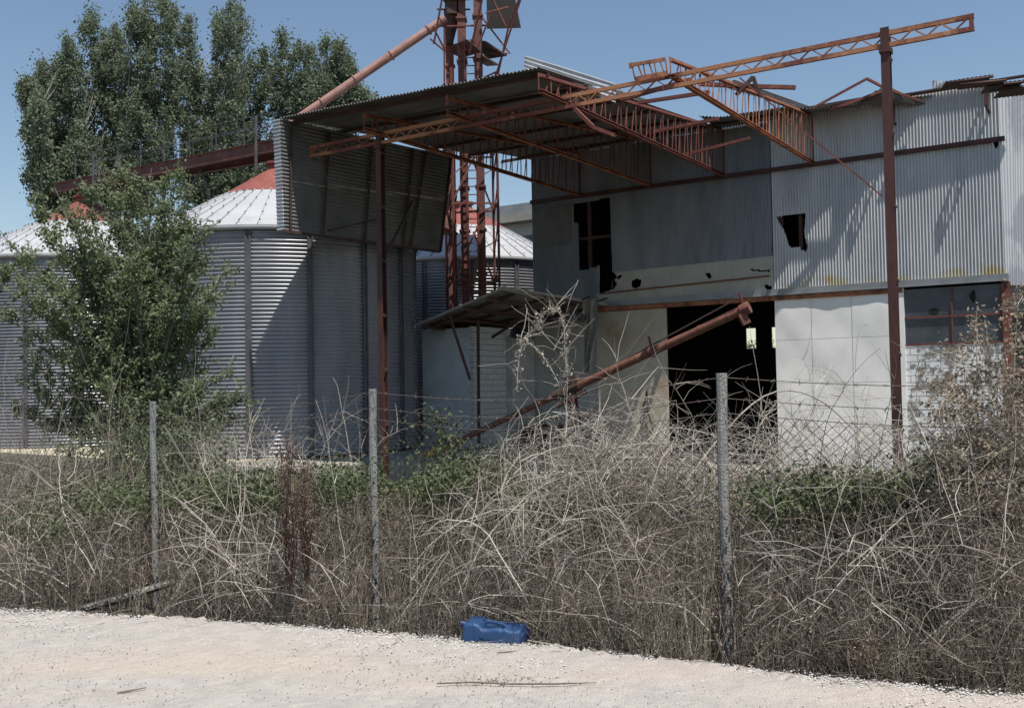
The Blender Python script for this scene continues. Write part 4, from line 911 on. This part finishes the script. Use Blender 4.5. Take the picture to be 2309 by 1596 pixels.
# bramble canes: long pale arcs with side shoots
def canes(n, ulo, uhi, ylo, yhi, lmin, lmax, m='cane', nm='dead_bramble_canes', lab='', rr=(.0014, .0048), up=1.0, side=.9, droop=.9, thorn=True, K=12, hb=None, shoots=5):
    u_ = U(ulo, uhi, n); y_ = U(ylo, yhi, n); x_ = (u_-CX)/FPX*y_; y_ = np.maximum(y_, Ye(x_)+.12)
    z_ = gz(x_, y_)+U(0, .5, n) if hb is None else U(hb[0], hb[1], n)
    dr = rng.normal(size=(n, 3))*side; dr[:, 1] *= .6; dr[:, 2] = up+U(0, .5, n)
    P = curves(n, K, np.stack([x_, y_, z_], -1), dr, U(lmin, lmax, n), droop, .11)
    sx_ = np.maximum(P[..., 1]-Ye(P[..., 0])-.05, 0); P[..., 1] = Ye(P[..., 0])+.05+sx_
    P = P[clear(P, .93)]; n = len(P)
    r_ = U(rr[0], rr[1], n)[:, None]*np.linspace(1, .35, K)[None]
    b = MB(); b.tubes(P, r_, 4)
    # side shoots
    k = U(0, 1, (n*shoots,)); idx = np.repeat(np.arange(n), shoots); ki = (2+k*(K-4)).astype(int)
    d2_ = rng.normal(size=(n*shoots, 3)); d2_[:, 2] += .4
    S = curves(n*shoots, 4, P[idx, ki], d2_, U(.08, .5, n*shoots), .5, .15); S = S[clear(S)]; b.tubes(S, U(.0014, .003, len(S))[:, None]*np.array([1, .9, .7, .4]), 3)
    if thorn:
        m_ = 10; idx = np.repeat(np.arange(n), m_); ki = (U(0, 1, n*m_)*(K-2)).astype(int); f_ = U(0, 1, (n*m_, 1)); p = P[idx, ki]*(1-f_)+P[idx, ki+1]*f_
        T_ = curves(n*m_, 2, p, rng.normal(size=(n*m_, 3)), U(.008, .02, n*m_), 0, 0); b.tubes(T_, np.full((n*m_, 1), .0022)*np.array([1, .3]), 3)
    return b.build(nm, M[m], kind='stuff', label=lab, cat='brambles')
canes(700, -100, 2400, 5.3, 9.5, .6, 1.9, rr=(.0013, .0050), lab='long pale dead bramble canes arching over the whole bank', shoots=6)
canes(420, 1080, 1900, 6.6, 9.0, .8, 1.7, lab='high tangled heap of pale dead brambles before the dark doorway', hb=(.1, .9), side=1.1, droop=1.3, rr=(.0013, .0046), shoots=10, up=.7, nm='bramble_heap')
canes(160, 330, 900, 7.5, 10, .7, 1.6, lab='dead canes leaning against the fence left of the middle post', hb=(.0, .6), shoots=6, nm='leaning_canes')
canes(160, -80, 520, 8, 11, 1.0, 2.1, m='straw', lab='tall bleached grass stems before the far left silo', hb=(-.3, .4), side=.22, droop=.1, rr=(.002, .0035), thorn=False, shoots=1, nm='tall_grass_stems')
canes(200, 1750, 2400, 5.2, 7.5, .9, 2.0, lab='pale dead canes slanting across the right end of the bank', hb=(-.2, .5), shoots=6, nm='slanting_canes')
# prominent single canes read off the photograph
for (uv, y, lab) in (([(1640, 1490), (1600, 1380), (1480, 1250), (1330, 1120), (1230, 1010), (1175, 1040)], 6.4, 'single thick pale cane curving down left behind the right post'),
                     ([(1555, 1075), (1640, 960), (1740, 868), (1850, 890), (1940, 985), (2060, 1110), (2180, 1290)], 6.9, 'long arched bare cane crossing the white door at the right'),
                     ([(1340, 1090), (1440, 1010), (1500, 958), (1600, 975), (1660, 1010), (1760, 1120)], 7.4, 'arched pale cane in front of the lower doorway'),
                     ([(1560, 1480), (1540, 1360), (1550, 1200), (1575, 1130), (1600, 1120)], 6.2, 'slender cane hooking over left of the right post'),
                     ([(700, 1060), (760, 1200), (820, 1290), (900, 1400), (960, 1420)], 7., 'pale cane falling right across the middle post foot'),
                     ([(370, 960), (440, 1080), (520, 1220), (640, 1330), (700, 1400)], 7.6, 'long straight cane leaning right beside the left post')):
    K = 24; t = np.linspace(0, len(uv)-1, K); uu = np.interp(t, range(len(uv)), [a[0] for a in uv]); vv = np.interp(t, range(len(uv)), [a[1] for a in uv])
    ker = np.array([.25, .5, .25])
    for _ in range(4): uu[1:-1] = np.convolve(uu, ker, 'valid'); vv[1:-1] = np.convolve(vv, ker, 'valid')
    P = np.array([atY(a, c_, y+.4*math.sin(i*.13)) for i, (a, c_) in enumerate(zip(uu, vv))])[None]
    P[..., 1] = np.maximum(P[..., 1], Ye(P[..., 0])+.1)
    b = MB(); b.tubes(P, np.linspace(.0075, .004, K)[None], 6)
    S = curves(14, 4, P[0, rng.randint(2, K-1, 14)], rng.normal(size=(14, 3)), U(.06, .3, 14), .4, .1); b.tubes(S, U(.0016, .003, 14)[:, None]*np.array([1, .9, .7, .4]), 3)
    b.build('bramble_cane', M['cane'], label=lab, cat='bramble cane', group='thick single canes over the bank')
# fuzzy arching stem in front of the rags
b = MB(); uv = [(1165, 880), (1170, 800), (1185, 760), (1215, 735), (1222, 710), (1240, 695), (1262, 705), (1272, 740), (1274, 800), (1280, 860), (1275, 960), (1262, 1060)]
K = 40; t = np.linspace(0, 11, K); P = np.array([atY(np.interp(k, range(12), [a[0] for a in uv]), np.interp(k, range(12), [a[1] for a in uv]), 7.6) for k in t])
b.tubes(P[None], np.full((1, K), .004), 5); S = curves(150, 3, P[rng.randint(0, K, 150)], rng.normal(size=(150, 3)), U(.015, .07, 150), .2, .1); b.tubes(S, np.full((150, 3), .0018), 3)
P2 = curves(46, 8, P[rng.randint(0, 40, 46)], rng.normal(size=(46, 3))+A(0, 0, .2), U(.1, .45, 46), .5, .15); b.tubes(P2, np.full((46, 8), .002), 3)
P3 = np.array([atY(1170+a*18, 765+abs(a)*9*abs(a)*.4+a*2, 7.6) for a in np.linspace(0, 5, 10)])
b.tubes(P3[None], np.full((1, 10), .004), 4); b.leaves(P3[rng.randint(0, 10, 160)]+rng.normal(size=(160, 3))*.014, U(.015, .03, 160))
b.leaves(P[rng.randint(0, K, 420)]+rng.normal(size=(420, 3))*.02, U(.012, .03, 420)); b.build('withered_bindweed', M['cane'], label='fuzzy withered climber arching high above the bramble heap', cat='climber')
# red dock plants
def dock(u0, v0, v1, y, lab, n=12, sp=22):
    b = MB(); ba = atY(u0, v1, y); P = []
    for k in range(n):
        tu_ = u0+rng.normal()*sp; tp_ = atY(tu_, v0+abs(tu_-u0)*2+U(0, 40), y+U(-.2, .2)); t = np.linspace(0, 1, 12)[:, None]
        P.append(ba+(tp_-ba)*t+np.stack([.02*np.sin(t[:, 0]*6+k), .02*np.cos(t[:, 0]*5), 0*t[:, 0]], -1))
    P = np.array(P); b.tubes(P, np.linspace(.005, .002, 12)[None]*np.ones((n, 1)), 4)
    N_ = 190*n; i = rng.randint(0, n, N_); k = rng.randint(3, 12, N_); b.leaves(P[i, k]+rng.normal(size=(N_, 3))*A(.022, .022, .03), U(.010, .022, N_)); b.build('dock_plant', M['redleaf'], label=lab, cat='dock plant', group='dark red dried dock plants')
dock(652, 968, 1330, 6.5, 'tall dark red dried dock stalk right of the cream plinth end', 10, 20)
dock(690, 1030, 1310, 6.6, 'shorter dark red dock stalk just right of the tall one', 8, 12)
dock(1330, 1160, 1300, 8.4, 'small reddish dock clump under the bramble heap', 8, 26)
# ---------------------------------------------------------------- trees
def tree(name, plumes, y0, dep, trunk_uv, label, leafm, lsize, per, crad, zup, clumps, group, barkm='bark', th=.25, yb=None):
    base = atY(trunk_uv[0], trunk_uv[1], y0); base[2] = YD-.1
    t = thing(name, base, label, 'tree', group)
    cl = []; lims = []
    for (u0, v0, hw, v1) in plumes:
        dy = U(-dep, dep)
        for k in range(clumps):
            f = U(0, 1)**.85; v = v0+(v1-v0)*f; w_ = hw*min(1, (f*3.2+.08)**.75)
            y = y0+dy+U(-1, 1)*dep*.5; uu = u0+rng.normal()*w_*.66+(trunk_uv[0]-u0)*.25*f**2; cl.append(atY(uu, v+w_*.25, y))
        lims.append((atY(u0, v0+(v1-v0)*.08, y0+dy), atY(u0+(trunk_uv[0]-u0)*.4, v1, y0+dy)))
    cl = np.array(cl); n = len(cl)
    N_ = n*per; i = np.repeat(np.arange(n), per); cr_ = crad*U(.6, 1.35, n)
    C = cl[i]+rng.normal(size=(N_, 3))*(cr_[i]*.5)[:, None]*A(1, 1, zup)
    b = MB(); b.leaves(C, U(.75, 1.25, N_)*lsize, .2, .62); b.build('crown', M[leafm], t)
    b = MB(); top = atY(trunk_uv[0], min(p[1] for p in plumes)+250, y0)
    K = 10; tt = np.linspace(0, 1, K)[:, None]; Pt = base+(top-base)*tt+np.stack([.25*np.sin(tt[:, 0]*5), .2*np.cos(tt[:, 0]*4), 0*tt[:, 0]], -1)*th
    b.tubes(Pt[None], np.linspace(th, th*.2, K)[None], 9)
    for a_, c_ in lims:
        k0 = int(U(2, 5)); s_ = Pt[k0]; tt = np.linspace(0, 1, 8)[:, None]; m_ = c_+(a_-c_)*.1
        P_ = (1-tt)**2*s_+2*tt*(1-tt)*m_+tt**2*a_; b.tubes(P_[None], np.linspace(th*.4, th*.08, 8)[None], 6)
    pick = rng.choice(n, min(n, 240), False); 
    for j in pick:
        a_, c_ = lims[rng.randint(len(lims))] if 0 else lims[int(np.argmin([abs(cl[j][0]-(l[0][0]+l[1][0])/2) for l in lims]))]
        f = np.clip((cl[j][2]-.8-c_[2])/(a_[2]-c_[2]+1e-6), 0, .92); s_ = c_+(a_-c_)*f; b.tubes(np.array([s_, (s_+cl[j])/2+A(0, 0, -.1), cl[j]])[None], np.array([[th*.09, th*.06, th*.03]]), 4)
    b.build('trunk', M[barkm], t); return t
G = 'poplars behind the silos'
pl1 = [(95, 150, 30, 460), (128, 120, 30, 480), (150, 78, 38, 470), (205, 18, 34, 460), (240, 85, 34, 460), (262, 60, 30, 440), (300, 15, 32, 460), (330, 0, 34, 460), (365, -8, 36, 460), (393, 18, 24, 400), (82, 215, 24, 430), (88, 360, 22, 470), (180, 290, 36, 480), (62, 190, 14, 250)]
pl2 = [(424, 38, 24, 430), (450, 110, 36, 460), (490, 40, 26, 450), (514, -8, 34, 460), (545, 18, 34, 460), (585, 80, 30, 450), (470, 290, 40, 480), (550, 290, 40, 460)]
pl3 = [(635, 64, 28, 420), (665, 90, 36, 420), (700, 105, 36, 420), (735, 95, 30, 380), (765, 95, 28, 340), (785, 140, 26, 300), (815, 205, 22, 280), (700, 240, 50, 400)]
tree('poplar_tree', pl1, 58, 2.4, (235, 880), 'widest dark poplar at the far left behind the catwalk', 'poplar', .18, 105, .42, 1.5, 92, G, 'pale_bark')
tree('poplar_tree', pl2, 60, 2.2, (500, 880), 'middle tall poplar rising above the silo roof', 'poplar', .18, 105, .42, 1.5, 92, G, 'pale_bark')
tree('poplar_tree', pl3, 62, 2.2, (690, 880), 'lower rounded poplar behind the pink spout pipe', 'poplar', .18, 105, .42, 1.3, 92, G, 'pale_bark')
tree('distant_tree', [(1640+k*30, 730+20*(k % 3), 26, 840) for k in range(7)], 75, 3, (1730, 860), 'distant tree glimpsed through the small rear warehouse windows', 'poplar', .25, 30, .7, 1, 10, None, th=.3)
# young ash tree: limbs fanned from a low fork, leafy sprays along them
def ash():
    Y0 = 17.; base = atY(330, 1060, Y0); base[2] = YD
    t = thing('ash_tree', base, 'young bushy green tree standing in front of the silos', 'tree')
    tips = [(0, 515), (30, 560), (120, 425), (180, 395), (230, 375), (265, 350), (300, 385), (340, 380), (375, 380), (405, 350), (430, 400), (425, 480), (470, 495), (525, 590), (500, 625), (480, 690), (490, 740), (560, 890), (535, 830),
            (20, 620), (60, 680), (10, 850), (50, 820), (110, 740), (90, 900), (180, 480), (250, 430), (150, 560), (380, 520), (330, 470), (300, 560), (420, 600), (200, 640), (440, 560), (130, 640), (350, 640), (250, 560), (460, 830), (380, 740), (280, 700), (150, 800), (230, 860), (420, 930), (300, 880), (210, 560), (340, 560), (90, 520), (405, 690), (100, 850), (520, 900), (-10, 700), (-20, 590), (40, 760), (0, 920), (70, 960), (160, 930), (500, 980), (440, 880), (360, 830), (260, 780), (190, 720), (310, 660), (540, 940), (470, 560), (380, 440), (140, 470), (60, 450)]
    b = MB(); fork = atY(332, 1000, Y0); b.tube([base, atY(331, 1040, Y0), fork], [.12, .1, .09], 9)
    Cs = []; 
    for (u, v) in tips:
        y = Y0+U(-1.1, 1.3); tip = atY(u, v, y); K = 12; tt = np.linspace(0, 1, K)[:, None]
        s0 = fork+A(0, 0, U(0, .8)) if v < 850 else fork
        m_ = s0*.45+tip*.55; m_ = m_+A((s0[0]-tip[0])*.18, 0, .0); m_[2] = s0[2]*.5+tip[2]*.5+(.0 if v < 600 else -.1)
        P_ = (1-tt)**2*s0+2*tt*(1-tt)*m_+tt**2*tip+rng.normal(size=(K, 3))*.02; b.tubes(P_[None], np.linspace(.04, .006, K)[None], 5)
        L = np.linalg.norm(tip-s0); nt_ = int(11*L)+6; f = U(.28, 1, nt_); idx = (f*(K-1)).astype(int).clip(0, K-2); p = P_[idx]
        d = rng.normal(size=(nt_, 3)); d[:, 2] += .9; d += (tip-s0)/L*.6; S = curves(nt_, 6, p, d, U(.25, .75, nt_)*(1.15-f*.5), .25, .1)
        b.tubes(S, np.linspace(.005, .0018, 6)[None]*np.ones((nt_, 1)), 3)
        m2 = 26; i = np.repeat(np.arange(nt_), m2); k = U(0, 4.99, nt_*m2); ki = k.astype(int); q = S[i, ki]*(1-(k-ki))[:, None]+S[i, ki+1]*(k-ki)[:, None]
        Cs.append(q+rng.normal(size=q.shape)*.045)
    b.build('trunk', M['bark'], t); C = np.concatenate(Cs); print('ash leaves', len(C)); b = MB(); b.leaves(C, U(.05, .095, len(C)), .5, .55); b.build('crown', M['ash'], t)
ash()
# bushes: stem fans with leaves
def bush(name, pts, y, label, leafm, lsize, nleaf, cat='bush', spread=.07, basev=1150, rr=.004, dep=.5, stemm='bark', group=None):
    ub = np.mean([p[0] for p in pts]); base = atY(ub, basev, y); g = float(gz(base[0], base[1])); base[2] = g
    t = thing(name, base, label, cat, group); b = MB(); Cs = []
    for (u, v, sp) in pts:
        tip = atY(u, v, y+U(-dep, dep)); K = 8; tt = np.linspace(0, 1, K)[:, None]; m_ = base*.35+tip*.65+A(0, 0, .12)
        s0 = base+A(U(-.15, .15), U(-.15, .15), 0); P_ = (1-tt)**2*s0+2*tt*(1-tt)*m_+tt**2*tip; b.tubes(P_[None], np.linspace(rr*2, rr*.5, K)[None], 5)
        ns = 26; S = curves(ns, 5, P_[rng.randint(3, K, ns)], rng.normal(size=(ns, 3))+A(0, 0, .3), U(.08, sp/FPX*y*1.6+.1, ns), .4, .2); b.tubes(S, np.linspace(rr*.5, rr*.25, 5)[None]*np.ones((ns, 1)), 3)
        i = rng.randint(0, ns, nleaf); k = rng.randint(1, 5, nleaf); Cs.append(S[i, k]+rng.normal(size=(nleaf, 3))*spread)
    b.build('stems', M[stemm], t); C = np.concatenate(Cs); b = MB(); b.leaves(C, U(.6, 1.3, len(C))*lsize, .5, .6); b.build('foliage', M[leafm], t); return t
bush('bramble_bush', [(1000, 950, 26), (1010, 985, 30), (1040, 1010, 35), (1075, 1035, 30), (1010, 1040, 35), (1060, 1060, 30), (1090, 1075, 30), (1040, 1080, 35), (1000, 1095, 30), (1110, 1050, 25), (985, 1110, 25)], 10.5, 'green leafy bramble bush beside the lower end of the auger', 'bushleaf', .05, 420, basev=1180)
bush('dead_shrub', [(2200, 745, 26), (2230, 790, 30), (2170, 800, 12), (2250, 850, 34), (2200, 850, 28), (2290, 760, 26), (2280, 850, 36), (2240, 930, 36), (2180, 920, 28), (2130, 900, 20), (2150, 925, 18), (2300, 930, 40), (2210, 985, 34), (2270, 1010, 40), (2150, 1010, 24), (2230, 1080, 40), (2300, 1100, 40), (2295, 690, 20), (2180, 1080, 26), (2330, 800, 40), (2340, 700, 30), (2250, 1160, 40), (2110, 870, 16), (2330, 940, 40), (2320, 1030, 40), (2220, 1230, 40), (2300, 1260, 40), (2120, 960, 22)],
     6.0, 'tall shrub with withered brown leaves at the right edge', 'straw_leaf', .030, 460, 'shrub', .028, 1420, .004, .4, 'cane')
bush('dead_shrub', [(2050, 1230, 30), (2080, 1260, 30), (2010, 1290, 30), (2060, 1330, 30)], 6.2, 'low rusty brown dead shrub right of the fence post', 'deadleaf', .026, 260, 'shrub', .025, 1480, .004, .25, 'twig')
bush('dead_shrub', [(1880, 1480, 30), (1950, 1500, 30), (2120, 1500, 26), (2180, 1480, 26), (2210, 1530, 26), (1930, 1440, 26)], 5.3, 'withered low shrub at the gravel edge on the lower right', 'deadleaf', .022, 260, 'shrub', .022, 1530, .003, .15, 'twig')
bush('green_sapling', [(2075, 985, 14), (2060, 1010, 18), (2100, 1010, 16), (2085, 1040, 20), (2050, 1045, 16)], 12.5, 'small green sapling in front of the white block wall', 'bushleaf', .06, 90, 'sapling', .05, 1090)
bush('green_bush', [(430, 1010, 30), (470, 1040, 30), (250, 1000, 34), (200, 980, 34), (300, 1040, 40), (380, 1040, 34), (500, 1080, 34), (160, 1020, 30), (560, 1090, 30), (440, 1090, 40), (280, 980, 40), (340, 990, 40), (400, 990, 40), (240, 1050, 40), (320, 1070, 44), (520, 1010, 34), (120, 1060, 34), (200, 1090, 40), (370, 1100, 44), (300, 940, 36), (480, 970, 30), (420, 950, 34)], 12.5, 'dense green undergrowth at the foot of the young tree', 'ash', .055, 620, basev=1200)
